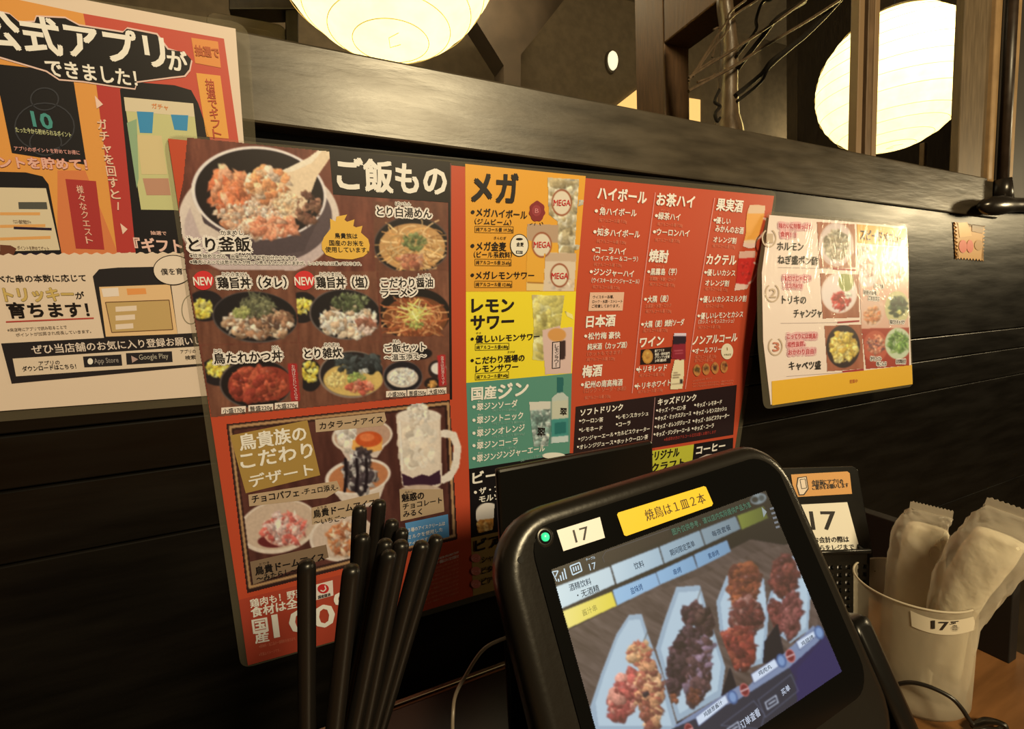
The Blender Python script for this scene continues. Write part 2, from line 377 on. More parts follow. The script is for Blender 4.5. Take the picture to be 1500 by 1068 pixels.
# lattice uprights standing on the beam
mull = bpy.data.objects.new('trim_2', None); COL.objects.link(mull); structure(mull, 'ribbed wooden mullion standing on the beam before the big lantern')
a, b = yhit(1259, 120, .400), yhit(1289, 120, .400); zb = yhit(1270, 222, .40)[2]; mull.location = (a[0], .40, zb); W = b[0] - a[0]
for k, (f0, f1, dy) in enumerate(((0, .26, .002), (.26, .36, .006), (.36, .64, 0), (.64, .76, .006), (.76, 1, .002))):
    MB().box((a[0] + W * f0, .400 + dy, zb - .01), (a[0] + W * f1, .413, zb + .5)).build('strip', mat('mullion_edge', (0.17, 0.11, 0.06), 0.45) if k in (0, 4) else mat('mullion_wood', (0.10, 0.062, 0.034), 0.45, var=0.25, bscale=25, stretch=(8, 8, 1)), mull, bevel=0.001)
upright('trim_3', 1413, 1459, -200, 266, .400, .012, mat('right_post_wood', (0.10, 0.07, 0.04), 0.5, var=0.2, bscale=20, stretch=(8, 8, 1)), 'broad brown post standing on the right end of the beam')
upright('trim_4', 1459, 1468, -200, 268, .394, .01, tan_strip, 'thin tan wood strip between the broad post and the dark pipe')
upright('trim_5', 1484, 1496, -200, 280, .394, .01, tan_strip, 'thin tan wood strip beyond the dark pipe')
upright('wall_right', 1466, 1790, -200, 322, .405, .05, mat('dark_side_wall', (0.018, 0.013, 0.009), 0.6, var=0.2, bscale=9), 'dark brown wall beside the end of the beam')
# small lattice bars under the lantern
upright('trim_6', 1354, 1358, 208, 250, .60, .01, tan_strip, 'thin upright bar under the big lantern')
# post and header of the neighbouring booth
fc = yhit(973, 100, .80); X0 = fc[0]; X1 = yhit(1010, 100, .80)[0]; Yb = xhit(931, 100, X0)[1]; zs = yhit(990, 68, .80)[2]
structure(MB().box((X0, .80, .9), (X1, Yb, 2.75)).build('trim_7', post_wood, bevel=0.003), 'brown wooden post rising behind the beam')
structure(MB().box((X0, .40, zs), (X1, .80, zs + .16)).build('trim_8', post_wood, bevel=0.003), 'brown header beam meeting the post from this side')
# dark brace on the far wall
P = [yhit(x, y, 1.5) for x, y in ((740, 330), (738, 96), (676, -4), (676, -60), (850, -60), (826, 0), (763, 80), (763, 330))]
structure(MB().prism(P, (0, .08, 0)).build('trim_9', mat('brace_wood', (0.06, 0.042, 0.028), 0.6, var=0.2, bscale=12)), 'dark forked brace post on the far wall')
# darker partition behind the big lantern
P = [yhit(x, y, 1.75) for x, y in ((1168, 300), (1168, -60), (1620, -60), (1620, 300))]
structure(MB().prism(P, (0, .06, 0)).build('wall_far_right', dark_wood), 'near black partition behind the big lantern')
P = [yhit(x, y, .75) for x, y in ((1225, 60), (1330, -2), (1330, -80), (1170, -80), (1170, 60))]
P = [yhit(x, y, 1.15) for x, y in ((335, -60), (335, 13), (437, 13), (437, -60))]
structure(MB().prism(P, (0, .05, 0)).build('trim_10', dark_wood, bevel=0.002), 'dark head rail at the upper left above the beam')
P = [yhit(x, y, 1.15) for x, y in ((418, 14), (418, 420), (437, 420), (437, 14))]
structure(MB().prism(P, (0, .05, 0)).build('trim_11', dark_wood, bevel=0.002), 'dark upright beside the small cabinet door')
o = thing('cabinet_door', yhit(370, 80, 1.17), 'grey brown rounded door above the beam, beside the app poster', 'door')
q0, q1 = yhit(300, 14, 1.16), yhit(424, 80, 1.16)
pts = [(p[0], 1.16, p[1]) for p in rrect(q0[0], q1[2] - .1, q1[0], q0[2], .02)]
MB().prism(pts, (0, .02, 0)).build('door_leaf', mat('door_paint', (0.11, 0.085, 0.058), 0.55, var=0.12, bscale=15), o, bevel=0.003)
pts = [(p[0], 1.157, p[1]) for p in rrect(q0[0] + .02, q1[2] - .08, q1[0] - .025, q0[2] - .02, .015)]
MB().prism(pts, (0, .003, 0)).build('door_panel', mat('door_panel_paint', (0.13, 0.10, 0.068), 0.5, var=0.12, bscale=15), o, bevel=0.001)

# lit bits of the far room
glow_m = mat('orange_glow', (0.5, 0.35, 0.15), 0.6, emit=lin((255, 205, 120)), estr=0.95)  # emission stands in for warm light falling on surfaces beyond
o = MB().prism([yhit(x, y, 2.185) for x, y in ((898, 160), (904, 154), (936, 129), (985, 130), (985, 190), (898, 180))], (0, .02, 0)).build('glow_patch', glow_m)
tag(o, 'slanted patch of orange light just left of the brown post', 'light patch')
o = MB().prism([yhit(x, y, 2.185) for x, y in ((1000, 142), (1026, 146), (1026, 190), (1000, 185))], (0, .02, 0)).build('glow_patch', glow_m)
tag(o, 'narrow upright patch of orange light just right of the brown post', 'light patch')
o = thing('wall_light', yhit(898, 104, 2.17), 'small pale oval light on the far wall', 'light')
c0 = yhit(898.5, 88, 2.17); r0 = abs(yhit(905, 88, 2.17)[0] - c0[0]); h0 = abs(yhit(898, 74, 2.17)[2] - c0[2])
ring = lambda k, y: [(c0[0] + r0 * k * math.cos(t), y, c0[2] + h0 * k * math.sin(t)) for t in np.linspace(0, 2 * math.pi, 28, endpoint=False)]
MB().loft([ring(1.25, 2.2), ring(1.2, 2.185), ring(1.02, 2.18)], True, True).build('rim', mat('light_rim', (0.08, 0.06, 0.04), 0.5), o)
MB().loft([ring(1.0, 2.182), ring(.98, 2.17), ring(.8, 2.16), ring(.4, 2.154)], True, True).build('diffuser', mat('light_diffuser', (.8, .7, .5), 0.5, emit=lin((255, 246, 205)), estr=1.0), o, smooth=True)
# ------------------------------------------------------------------ paper lanterns
def paper_mat():
    m = bpy.data.materials.new('washi_paper'); m.use_nodes = True; nt = m.node_tree; nt.nodes.remove(nt.nodes['Principled BSDF'])
    out = nt.nodes['Material Output']; tr = nt.nodes.new('ShaderNodeBsdfTranslucent'); df = nt.nodes.new('ShaderNodeBsdfDiffuse'); em = nt.nodes.new('ShaderNodeEmission')
    tc = nt.nodes.new('ShaderNodeTexCoord'); nz = nt.nodes.new('ShaderNodeTexNoise'); nz.inputs['Scale'].default_value = 26; nz.inputs['Detail'].default_value = 8
    rp = nt.nodes.new('ShaderNodeValToRGB'); rp.color_ramp.elements[0].position = 0.3; rp.color_ramp.elements[1].position = 0.7
    rp.color_ramp.elements[0].color = (0.97, 0.84, 0.44, 1); rp.color_ramp.elements[1].color = (1, 0.90, 0.52, 1)
    nt.links.new(tc.outputs['Object'], nz.inputs['Vector']); nt.links.new(nz.outputs['Fac'], rp.inputs[0])
    for n in (tr, df, em): nt.links.new(rp.outputs[0], n.inputs[0])
    em.inputs[1].default_value = 0.80
    m1 = nt.nodes.new('ShaderNodeMixShader'); m1.inputs[0].default_value = 0.35; nt.links.new(tr.outputs[0], m1.inputs[1]); nt.links.new(df.outputs[0], m1.inputs[2])
    ad = nt.nodes.new('ShaderNodeAddShader'); nt.links.new(m1.outputs[0], ad.inputs[0]); nt.links.new(em.outputs[0], ad.inputs[1]); nt.links.new(ad.outputs[0], out.inputs['Surface'])
    return m
PAPER = paper_mat()
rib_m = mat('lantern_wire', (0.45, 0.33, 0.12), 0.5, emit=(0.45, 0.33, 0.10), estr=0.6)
def lantern(sil, R, label, bulb, power, seed, squash=1.0):
    D = np.array([_n(ray(*p)) for p in sil]); a = np.linalg.lstsq(D, np.ones(len(D)), rcond=None)[0]; cosr = 1 / np.linalg.norm(a); a = _n(a)
    dist = R / math.sqrt(1 - cosr ** 2); C = CAM + a * dist
    t = thing('paper_lantern', C - np.array([0, 0, R * squash]), label, 'lantern')
    rs = random.Random(seed); prof = []; rows = []
    for i in range(0, 97):
        ph = math.radians(18 + (180 - 36) * i / 96); rip = 1 - 0.010 * abs(math.sin(ph * 15)); prof.append((R * math.sin(ph) * rip, -R * squash * math.cos(ph) * rip))
    MB().lathe(C, prof, 72).build('paper_shade', PAPER, t, smooth=True)
    r14 = R * math.sin(math.radians(18)); z14 = -R * squash * math.cos(math.radians(18))
    MB().lathe(C, [(0.0005, z14 + .004), (r14 * .5, z14 + .003), (r14, z14)], 40, True).build('bottom_paper', PAPER, t, smooth=True)
    mb = MB(); k = 0
    for i in range(0, 13):
        ph = math.radians(18 + i * 12 + (rs.random() - .5) * 3.0 * (i > 0)); z = -R * squash * math.cos(ph); r = R * math.sin(ph) * 1.002; tl = (rs.random() - .5) * 0.05
        mb.tube([(C[0] + r * math.cos(q), C[1] + r * math.sin(q), C[2] + z + tl * r * math.cos(q + 1)) for q in np.linspace(0, 2 * math.pi, 61)], 0.0006, 5, False)
    for i in range(7):
        ph = math.radians(30 + i * 13); z = -R * squash * math.cos(ph); r = R * math.sin(ph) * 1.002
    mb.build('wire_ribs', rib_m, t)
    MB().tube([(C[0] + r14 * .25, C[1], C[2] + z14 - .001), (C[0], C[1] + r14 * .2, C[2] + z14 - .002), (C[0] - r14 * .1, C[1] - .2 * r14, C[2] + z14 - .001), (C[0] + r14 * .1, C[1] - r14 * .5, C[2] + z14 - .001)], 0.0005, 5).build('wire_hook', rib_m, t)
    MB().tube([(C[0], C[1], C[2] + R * squash * .9), (C[0], C[1], C[2] + R * squash + .12), (C[0], C[1], 2.75)], 0.003, 6).build('cord', mat('black_cord', (.01, .01, .01), .6), t)
    MB().lathe(C, [(r14, -z14 - .004), (r14 * 1.1, -z14 + .004), (r14 * .9, -z14 + .008)], 32, True, True).build('top_ring', mat('lantern_ring', (.03, .02, .012), .5), t)
    l = lamp('lantern_bulb', C - CAM + np.array([0, 0, 0]) + np.array(bulb) * R, power, 0.03, (1, .84, .5)); l.location = tuple(C + np.array(bulb) * R)
    return C
lantern([(425, 0), (716, 0), (568, 92), (466.6, 45), (676, 59)], 0.17, 'round paper lantern hanging above the rice menu, its underside showing', (0, 0, .2), 1.6, 3)
lantern([(1193, 155), (1253, 45), (1212, 205), (1290, 221), (1345, 206), (1403, 172), (1209, 90)], 0.20, 'large glowing paper lantern behind the ribbed wooden mullion', (-.30, -.45, .30), 3.0, 5)
lamp('hidden_wall_fill', yhit(1212, 195, 1.95) - CAM, 5.0, .05, (1, .84, .5))  # added unseen lamp behind the partition, brightens the far wall

# bare decorative tree with cables
t = thing('decorative_tree', yhit(1066, 190, .62), 'bare dark tree trunk with thin twigs behind the beam', 'tree')
bark = mat('dark_bark', (0.075, 0.05, 0.03), 0.3, spec=0.7, bump=0.5, bscale=30, stretch=(3, 3, 1), var=.3)
yy = lambda pts, Y: [yhit(x, y, Y) for x, y in pts]
pp = yy([(1060, 520), (1064, 260), (1066, 205), (1066, 188), (1066, 170), (1066, 130), (1067, 100), (1068, 70), (1066, 40), (1062, 10), (1060, -40)], .62)
wpx = [26, 22, 19, 17, 13, 11, 10.5, 10, 9, 9, 9]; s0 = abs(yhit(1067, 100, .62)[0] - yhit(1066, 100, .62)[0])
MB().tube(pp, [q * s0 * .9 for q in wpx], 14).build('trunk', bark, t, smooth=True)
cbl = mat('black_cable', (.012, .010, .008), .35)
c = lambda x, y: (860 + x / 4.644, y / 4.644)
for pts, wd, m in (([(690, 620), (1000, 450), (1200, 320), (1486, 150), (1720, 0)], 2.2, bark), ([(690, 530), (830, 440), (1040, 310), (1280, 150), (1500, -10)], 2.0, bark), ([(690, 550), (800, 380), (960, 140), (1160, 0)], 1.6, bark),
        ([(720, 520), (850, 330), (960, 200), (960, 100), (1080, 0)], 1.6, bark), ([(750, 560), (850, 520), (870, 500)], 1.6, bark), ([(850, 390), (900, 200), (860, 200)], 1.2, bark), ([(740, 480), (870, 400)], 1.4, bark)):
    MB().tube(smooth_path(yy([c(*p) for p in pts], .58), 4), wd * s0 * .7, 6).build('branch', m, t)
for lb, pts, wd in (('black cable looping around the bare tree trunk, upper of two', [(1020, 380), (1080, 300), (1150, 200), (1150, 130), (1190, 20), (1250, 0)], 1.6),
        ('double black cable slanting up to the lantern from the bare trunk', [(1010, 650), (1180, 510), (1250, 420), (1380, 320), (1486, 235), (1600, 120), (1700, 10)], 2.4),
        ('thin black cable just under the double slanting cable', [(1020, 690), (1180, 560), (1240, 460), (1400, 320), (1486, 250), (1620, 120), (1730, 0)], 1.6),
        ('black cable rising to the black header at top, above the others', [(1030, 460), (1090, 380), (1200, 240), (1300, 120), (1480, 10)], 2.6),
        ('small black cable loop hanging left of the bare trunk', [(900, 610), (868, 690), (905, 725), (870, 770), (885, 825), (905, 800)], 1.6)):
    tag(MB().tube(smooth_path(yy([c(*p) for p in pts], .60), 6), wd * s0, 6).build('cable', cbl), lb, 'cable')

# dark pipe with a knob at the beam's end
t = thing('iron_railing', yhit(1475, 318, .389), 'black iron pipe with a rounded knob at the right end of the beam', 'railing')
iron = mat('black_iron', (0.02, 0.016, 0.013), 0.28, metal=0.3, spec=0.6, bump=.3, bscale=40)
q = yhit(1475, 150, .389)
MB().tube([(q[0], .389, yhit(1475, 300, .389)[2]), (q[0], .389, yhit(1475, -150, .389)[2])], .0075, 12).build('pipe', mat('rust_pipe', (0.022, 0.013, 0.008), .4, var=.2), t, smooth=True)
a, b = yhit(1469, 294, .386), yhit(1469, 262, .386); MB().tube([a, b * .5 + a * .5, b], [.013, .012, .0105], 14).build('collar', iron, t, smooth=True)
a, b = yhit(1437, 302, .376), yhit(1560, 298, .376); xs = np.linspace(0, 1, 22)
prof = [0.0015 + .0135 * math.sqrt(max(0, 1 - ((x - .17) / .175) ** 2)) if x < .25 else .0125 - .0015 * math.sin((x - .25) * 9) for x in xs]
MB().tube([a + (b - a) * x for x in xs], prof, 16).build('knob', iron, t, smooth=True)
# ------------------------------------------------------------------ laminated posters
CR = (250, 228, 182); BK = (26, 18, 14); RED = (201, 76, 40); PINKT = (226, 128, 84)
def laminate(pl, pts, parent, name='laminate', r=None):
    m = mat('clear_laminate', (0.30, 0.27, 0.20), 0.12, spec=0.8, alpha=0.13, bump=0.5, bscale=10)
    P = [pl.uv(*p) for p in pts]; out = []
    for i in range(len(P)):                       # rounded corners
        p0, p1, p2 = P[i - 1], P[i], P[(i + 1) % len(P)]; k = 0.011
        a = p1 + _n(p0 - p1) * k; b = p1 + _n(p2 - p1) * k
        for t in np.linspace(0, 1, 6): out.append(a * (1 - t) ** 2 + 2 * p1 * t * (1 - t) + b * t * t)
    return MB().prism([pl.at(*q, -0.0002) for q in out], -pl.n * 0.0003).build(name, m, parent)
def base(pl, pts, parent, c, name='paper_sheet'):
    return MB().prism([pl.p(*p, 0.0001) for p in pts], -pl.n * 0.00035).build(name, ink(c), parent)

# ---------- left: app poster
t = thing('app_poster', APP.p(150, 600), 'laminated red and orange app poster with drawn phones, hanging left of the rice menu', 'poster')
laminate(APP, [(-260, -60), (364, 34), (398, 584), (-260, 640)], t)
base(APP, [(-240, -70), (345, 42), (384, 574), (-240, 620)], t, (236, 200, 150))
s = Sheet(APP, t); s.c(0, 0, 3.445)
s.poly([(-700, -170), (420, 68), (1130, 195), (1280, 1250), (-700, 1330)], (205, 78, 52), 1)
s.poly([(-700, -170), (420, 68), (490, 430), (640, 1265), (-700, 1310)], (232, 150, 62), 1.3)
s.poly([(485, 420), (600, 435), (700, 1270), (590, 1275)], (188, 58, 44), 1.6)
s.poly([(290, 860), (430, 860), (600, 1290), (290, 1290)], (222, 122, 62), 1.5)
# banner
ban = [(-400, 40), (0, 62), (50, 72), (100, 115), (175, 112), (185, 85), (330, 92), (400, 130), (620, 165), (640, 145), (790, 175), (845, 250), (930, 262), (965, 300), (955, 350), (930, 380), (860, 388), (690, 410), (680, 445), (560, 430), (420, 408), (300, 398), (235, 355), (0, 285), (-400, 230)]
cx_, cy_ = 450, 260
# phones
s.poly([(-60, 322), (0, 325), (235, 350), (372, 412), (437, 832), (60, 772), (0, 480), (-60, 480)], (28, 24, 22), 2)
s.poly([(605, 450), (690, 415), (880, 430), (965, 455), (1000, 520), (1290, 1400), (830, 1430), (745, 1400), (690, 1330)], (24, 20, 20), 2)
s.poly([(ban_x + (ban_x - cx_) * .012, ban_y + (8 if ban_y > cy_ else -8)) for ban_x, ban_y in ban], (238, 190, 150), 2.6)
s.poly(ban, (22, 17, 16), 3)
s.T('公式アプリ', -100, 138, 832, 268, 178, CR, bold=.045)
s.T('が', 848, 304, 945, 318, 100, CR, bold=.04); s.T('できました！', 235, 340, 690, 398, 85, CR, bold=.035)
s.T('10', 165, 598, 265, 615, 78, (75, 140, 112), bold=.05, latin=True)
s.T('たった今から貯められるポイント', 82, 655, 362, 682, 26, (200, 190, 120), .03)
for k, q in enumerate(((225, 500, 70), (225, 640, 150), (230, 720, 80))): s.line([(q[0] + q[2] * math.cos(a), q[1] + q[2] * .8 * math.sin(a)) for a in np.linspace(0, 6.28, 25)], 7, (58, 55, 50), 3)
s.T('アプリのポイントを貯めてお得に', 75, 750, 405, 772, 22, (222, 150, 120), .03)
s.T('ントを貯めて！', 0, 818, 440, 832, 56, (236, 170, 130), .05, halo=(190, 80, 60), hr=.06)
s.poly([(478, 482), (520, 527), (488, 548)], (245, 196, 150), 3)
s.V('ガチャを回すと', 512, 600, 590, 1010, 50, (240, 190, 140), bold=.03); s.V('…', 592, 1010, 600, 1070, 50, (240, 190, 140))
s.poly([(965, 190), (1100, 210), (1115, 342), (985, 318)], (232, 140, 60), 2); s.T('抽選で', 985, 255, 1105, 270, 50, (190, 90, 40), .05)
s.poly([(990, 368), (1112, 382), (1155, 700), (1042, 690)], (238, 158, 62), 2)
s.V('抽選でギフト', 1055, 400, 1100, 700, 48, (190, 80, 45), bold=.02)
# phone screen 3
s.poly([(625, 490), (975, 522), (1040, 1080), (880, 1060), (712, 1058)], (206, 192, 116), 3)
s.poly([(625, 490), (975, 522), (982, 590), (633, 560)], (226, 198, 142), 3.2)
s.poly([(690, 562), (775, 566), (768, 672), (706, 670)], (62, 138, 158), 3.4); s.poly([(862, 578), (950, 582), (945, 660), (880, 655)], (62, 138, 158), 3.4)
s.poly([(690, 680), (815, 685), (845, 880), (715, 880)], (222, 190, 120), 3.4); s.poly([(640, 620), (690, 600), (700, 900), (690, 950)], (150, 168, 112), 3.4)
s.poly([(720, 900), (850, 900), (862, 985), (740, 985)], (196, 138, 96), 3.4)
s.T('ガチャ', 768, 535, 850, 545, 26, (226, 130, 60), .04)
# phone 2
s.poly([(-60, 865), (130, 870), (215, 890), (245, 930), (312, 1285), (-60, 1300)], (28, 24, 22), 2)
s.poly([(-60, 945), (232, 950), (302, 1262), (-60, 1270)], (226, 196, 140), 3)
s.poly([(92, 1020), (235, 1020), (240, 1056), (95, 1055)], (86, 80, 62), 3.3)
s.c(0, 290, 3.237)
for k in range(3): s.line([(0 + 0, 75 + 60 * k), (190 + 25 * k, 75 + 56 * k)], 14, (232, 160, 80), 3.2)
s.line([(65, 142), (245, 148)], 12, (38, 24, 40), 3.4); s.line([(90, 268), (270, 270)], 12, (38, 24, 40), 3.4)
s.T('クエスト達成で限定ガチャ', 65, 112, 150, 115, 18, (120, 90, 60), .02); s.T('ポイントを貯めてゲット', 85, 236, 235, 240, 18, (120, 90, 60), .02)
s.poly([(0, 222), (50, 225), (78, 240), (60, 280), (0, 282)], (110, 60, 36), 3.4)
s.poly([(310, -90), (455, -80), (495, 245), (360, 240)], (176, 52, 42), 2)
s.V('様々なクエスト', 378, -60, 430, 220, 36, (240, 176, 130), bold=.02)
s.poly([(570, 120), (605, 148), (582, 172)], (245, 196, 150), 3)
s.T('抽選で', 715, 165, 790, 168, 18, (242, 180, 140), .03); s.T('『ギフト', 640, 222, 862, 228, 62, (242, 186, 146), .05)
# white lower half with a wavy edge
wav = [(x, 268 + 5 * math.sin(x * .12) - x * .0105) for x in range(-500, 1200, 12)]
s.poly(wav + [(1243, 919), (-777, 1068)], (236, 200, 150), 4)
def T5(*a, **k): k['lay'] = 6; s.T(*a, **k)
T5('食べた串の本数に応じて', -60, 384, 410, 378, 34, BK, .03)
T5('トリッキー', 25, 458, 350, 455, 66, (214, 172, 84), .05, halo=(110, 78, 34), hr=.055); T5('が', 362, 462, 402, 460, 34, BK, .04)
T5('育ちます！', 42, 532, 422, 528, 70, BK, .045); s.line([(28, 588), (445, 570)], 7, (190, 70, 50), 5)
T5('※来店時にアプリで読み取ることで', 40, 625, 320, 610, 16, (140, 116, 84), .02); T5('ポイントが加算され成長していきます。', 80, 648, 435, 630, 16, (140, 116, 84), .02)
s.poly([(440, 372), (470, 338), (560, 330), (800, 325), (850, 700), (500, 700)], (38, 32, 28), 5)
s.poly([(470, 422), (806, 410), (842, 645), (502, 658)], (238, 186, 116), 5.4); s.poly([(500, 495), (802, 484), (820, 624), (530, 638)], (204, 160, 88), 5.6)
for k in range(3): s.line([(548, 528 + 42 * k), (648 - 8 * k, 522 + 42 * k)], 24, (240, 206, 158), 5.8)
s.line([(500, 495), (802, 484), (820, 624), (530, 638), (500, 495)], 4, (110, 70, 36), 5.9)
s.poly([(480, 430), (560, 425), (565, 465), (490, 470)], (244, 214, 170), 5.7); s.poly([(600, 430), (690, 428), (695, 455), (605, 460)], (240, 150, 70), 5.7)
s.ell(820, 342, 95, 72, BK, 6.2); s.ell(820, 342, 91, 68, (240, 208, 160), 6.4); s.T('僕を育て', 765, 350, 900, 346, 30, BK, .03, lay=7)
s.ell(905, 530, 45, 70, (150, 130, 90), 4.6); s.ell(905, 530, 40, 65, (236, 200, 150), 4.8)
s.poly([(5, 690), (1000, 636), (1015, 790), (55, 880)], (36, 30, 27), 6)
s.poly([(60, 762), (1000, 700), (1008, 782), (76, 846)], (232, 198, 148), 6.6)
s.T('ぜひ当店舗のお気に入り登録お願いします', 155, 718, 1040, 668, 42, (236, 204, 160), .02, lay=7)
s.poly([(393, 752), (575, 742), (580, 795), (400, 804)], (36, 32, 30), 7); s.poly([(597, 736), (815, 727), (819, 778), (601, 791)], (36, 32, 30), 7)
s.T('App Store', 450, 770, 565, 764, 26, (170, 150, 120), .01, lay=8, latin=True); s.T('Google Play', 662, 752, 800, 745, 26, (190, 170, 130), .01, lay=8, latin=True)
s.ell(428, 775, 13, 15, CR, 7.6, n=14); s.poly([(622, 748), (655, 765), (627, 782)], (190, 150, 120), 7.6)
s.T('アプリの', 190, 782, 288, 776, 20, BK, .03, lay=8); s.T('ダウンロードはこちら！', 112, 808, 365, 795, 24, BK, .04, lay=8); s.T('アプリの', 858, 727, 930, 724, 18, BK, .02, lay=8); s.T('検索', 880, 756, 930, 752, 20, BK, .02, lay=8)
s.done()

# ---------- centre: rice and drinks menu
t = thing('menu_poster', MENU.p(700, 880), 'large laminated menu with rice dishes, desserts and drinks on red and yellow blocks', 'poster')
laminate(MENU, [(238, 195), (1139, 280), (1066, 774), (353, 981)], t)
base(MENU, [(246, 203), (1134, 287), (1060, 762), (364, 973)], t, (200, 74, 38))
s = Sheet(MENU, t)
# rice photographs
cv = Cv(258, 196, 664, 616, 1.0, 3)
rice = [(274, 201), (662, 239), (661, 577), (309, 612), (272, 395), (261, 300), (268, 265)]
cv.mask(rice); cv.wood(rice, (88, 42, 30), (142, 78, 52), .08, 9)
k1 = (240, 180, 3.409)
cv.c(*k1)
cv.ell(475, 480, 402, 290, (232, 204, 166)).ell(475, 520, 372, 250, (206, 176, 150)).ell(500, 470, 340, 235, (96, 76, 68)).poly([(150, 400), (810, 400), (700, 640), (350, 700), (200, 560)], (84, 66, 60))
cv.poly([(140, 300), (200, 500), (300, 560), (260, 640), (180, 560), (130, 420)], (226, 198, 160))
cv.ell(475, 350, 338, 232, (244, 222, 190), .1).ell(477, 352, 322, 220, (34, 24, 22), .1)
cv.blobs(470, 420, 215, 150, 150, 42, [(226, 170, 120), (240, 206, 160), (214, 140, 92), (244, 214, 170), (206, 120, 70)])
cv.blobs(330, 330, 95, 110, 60, 60, [(232, 130, 76), (240, 152, 96), (222, 110, 62), (240, 180, 130)], asp=(.25, .5))
cv.blobs(450, 470, 190, 80, 120, 22, [(246, 218, 178), (238, 200, 150), (222, 160, 110)])
cv.poly([(780, 130), (828, 128), (830, 175), (765, 268), (722, 385), (668, 480), (625, 460), (585, 400), (545, 330), (560, 250), (640, 215), (720, 175)], (244, 208, 152))
cv.poly([(780, 130), (800, 128), (740, 200), (650, 240), (570, 260), (560, 250), (640, 215), (720, 175)], (252, 226, 176))
cv.blobs(520, 300, 100, 85, 70, 38, [(236, 150, 84), (244, 190, 130), (248, 220, 176), (226, 130, 70)])
cv.blobs(610, 400, 60, 60, 50, 22, [(246, 214, 160), (236, 180, 120)]); cv.blobs(550, 520, 120, 48, 60, 40, [(240, 150, 100), (244, 196, 146), (230, 128, 82)], asp=(.25, .6))
cv.blobs(720, 430, 60, 90, 40, 25, [(120, 76, 52), (90, 54, 40), (170, 120, 84)])
# ramen 1
fr = [(1045, 392), (1413, 397), (1413, 745), (1055, 745)]
cv.clip(fr); cv.wood(fr, (90, 50, 34), (132, 78, 50), .1, 9); cv.ell(1237, 610, 187, 140, (30, 24, 22)).ell(1240, 620, 165, 118, (206, 150, 84))
cv.strands(1240, 620, 150, 105, 150, 6, [(236, 190, 120), (220, 164, 90), (196, 136, 72)], .8, .8); cv.blobs(1250, 595, 62, 42, 60, 16, [(110, 118, 60), (150, 150, 84), (84, 90, 48)])
cv.blobs(1235, 690, 70, 34, 30, 30, [(206, 130, 82), (232, 170, 120), (160, 84, 56)], asp=(.3, .6)); cv.ring(1237, 610, 187, 140, 5, (96, 74, 60)); cv.clip()
k2 = (240, 380, 3.409); cv.c(*k2)
def tile(fr, fn): cv.clip(fr); cv.wood(fr, (96, 54, 36), (144, 88, 58), .06, 8); fn(); cv.clip()
YEL = [(240, 206, 66), (248, 222, 92), (226, 184, 50), (250, 232, 130)]
def b1():
    cv.ell(205, 232, 96, 78, (34, 28, 28)).blobs(190, 250, 58, 50, 60, 20, YEL).ell(455, 288, 213, 128, (92, 78, 66), .08).ell(457, 286, 208, 123, (30, 26, 25), .08)
    cv.blobs(470, 315, 175, 88, 130, 34, [(236, 206, 156), (206, 160, 110), (246, 224, 180), (160, 110, 70), (120, 76, 50)]); cv.blobs(500, 340, 150, 60, 40, 24, [(70, 46, 34), (244, 220, 176), (190, 130, 84)])
    cv.blobs(465, 230, 88, 55, 90, 34, [(96, 92, 60), (124, 122, 78), (70, 66, 46), (160, 150, 96)], asp=(.15, .35)); cv.blobs(390, 265, 45, 25, 30, 16, [(160, 160, 80), (190, 180, 100)])
tile([(122, 50), (650, 55), (672, 415), (180, 425)], b1)
def b2():
    cv.ell(690, 240, 80, 78, (32, 27, 26)).blobs(690, 232, 50, 38, 40, 18, YEL).ell(905, 275, 180, 126, (110, 92, 76), .1).ell(908, 274, 174, 121, (30, 26, 25), .1)
    cv.blobs(920, 310, 145, 82, 120, 30, [(244, 222, 180), (226, 190, 140), (206, 160, 110), (248, 232, 196)]); cv.blobs(930, 215, 100, 45, 110, 18, [(70, 76, 44), (110, 116, 66), (170, 168, 110), (46, 46, 34)], asp=(.3, .7))
    cv.blobs(1020, 330, 50, 40, 20, 30, [(150, 84, 56), (236, 206, 170)])
tile([(650, 55), (1062, 60), (1082, 412), (678, 415)], b2)
def b3():
    cv.ell(1250, 270, 180, 128, (28, 22, 20)).ell(1258, 290, 160, 105, (120, 66, 34)); cv.strands(1258, 290, 140, 90, 170, 6, [(206, 136, 76), (176, 96, 50), (226, 160, 96), (150, 74, 40)], .9, .8)
    cv.strands(1250, 270, 55, 50, 45, 5, [(240, 220, 110), (200, 196, 90), (246, 236, 150)], .3, 1.0); cv.blobs(1250, 330, 50, 20, 26, 12, [(120, 130, 60), (200, 190, 90)])
tile([(1070, 55), (1425, 58), (1430, 385), (1090, 385)], b3)
def b4():
    cv.ell(280, 560, 100, 72, (34, 28, 28)).blobs(270, 545, 62, 42, 50, 20, YEL).ell(460, 620, 182, 125, (100, 82, 68)).ell(462, 620, 176, 119, (28, 23, 22))
    cv.ell(400, 630, 80, 80, (150, 60, 40)).ell(530, 620, 110, 85, (150, 58, 38)); cv.blobs(465, 625, 138, 88, 160, 30, [(186, 82, 52), (206, 98, 60), (160, 62, 40), (140, 50, 36)], asp=(.6, 1.0), shade=.3)
    cv.poly([(618, 520), (664, 520), (682, 705), (636, 710)], (176, 42, 36))
tile([(188, 430), (676, 418), (700, 745), (240, 790)], b4)
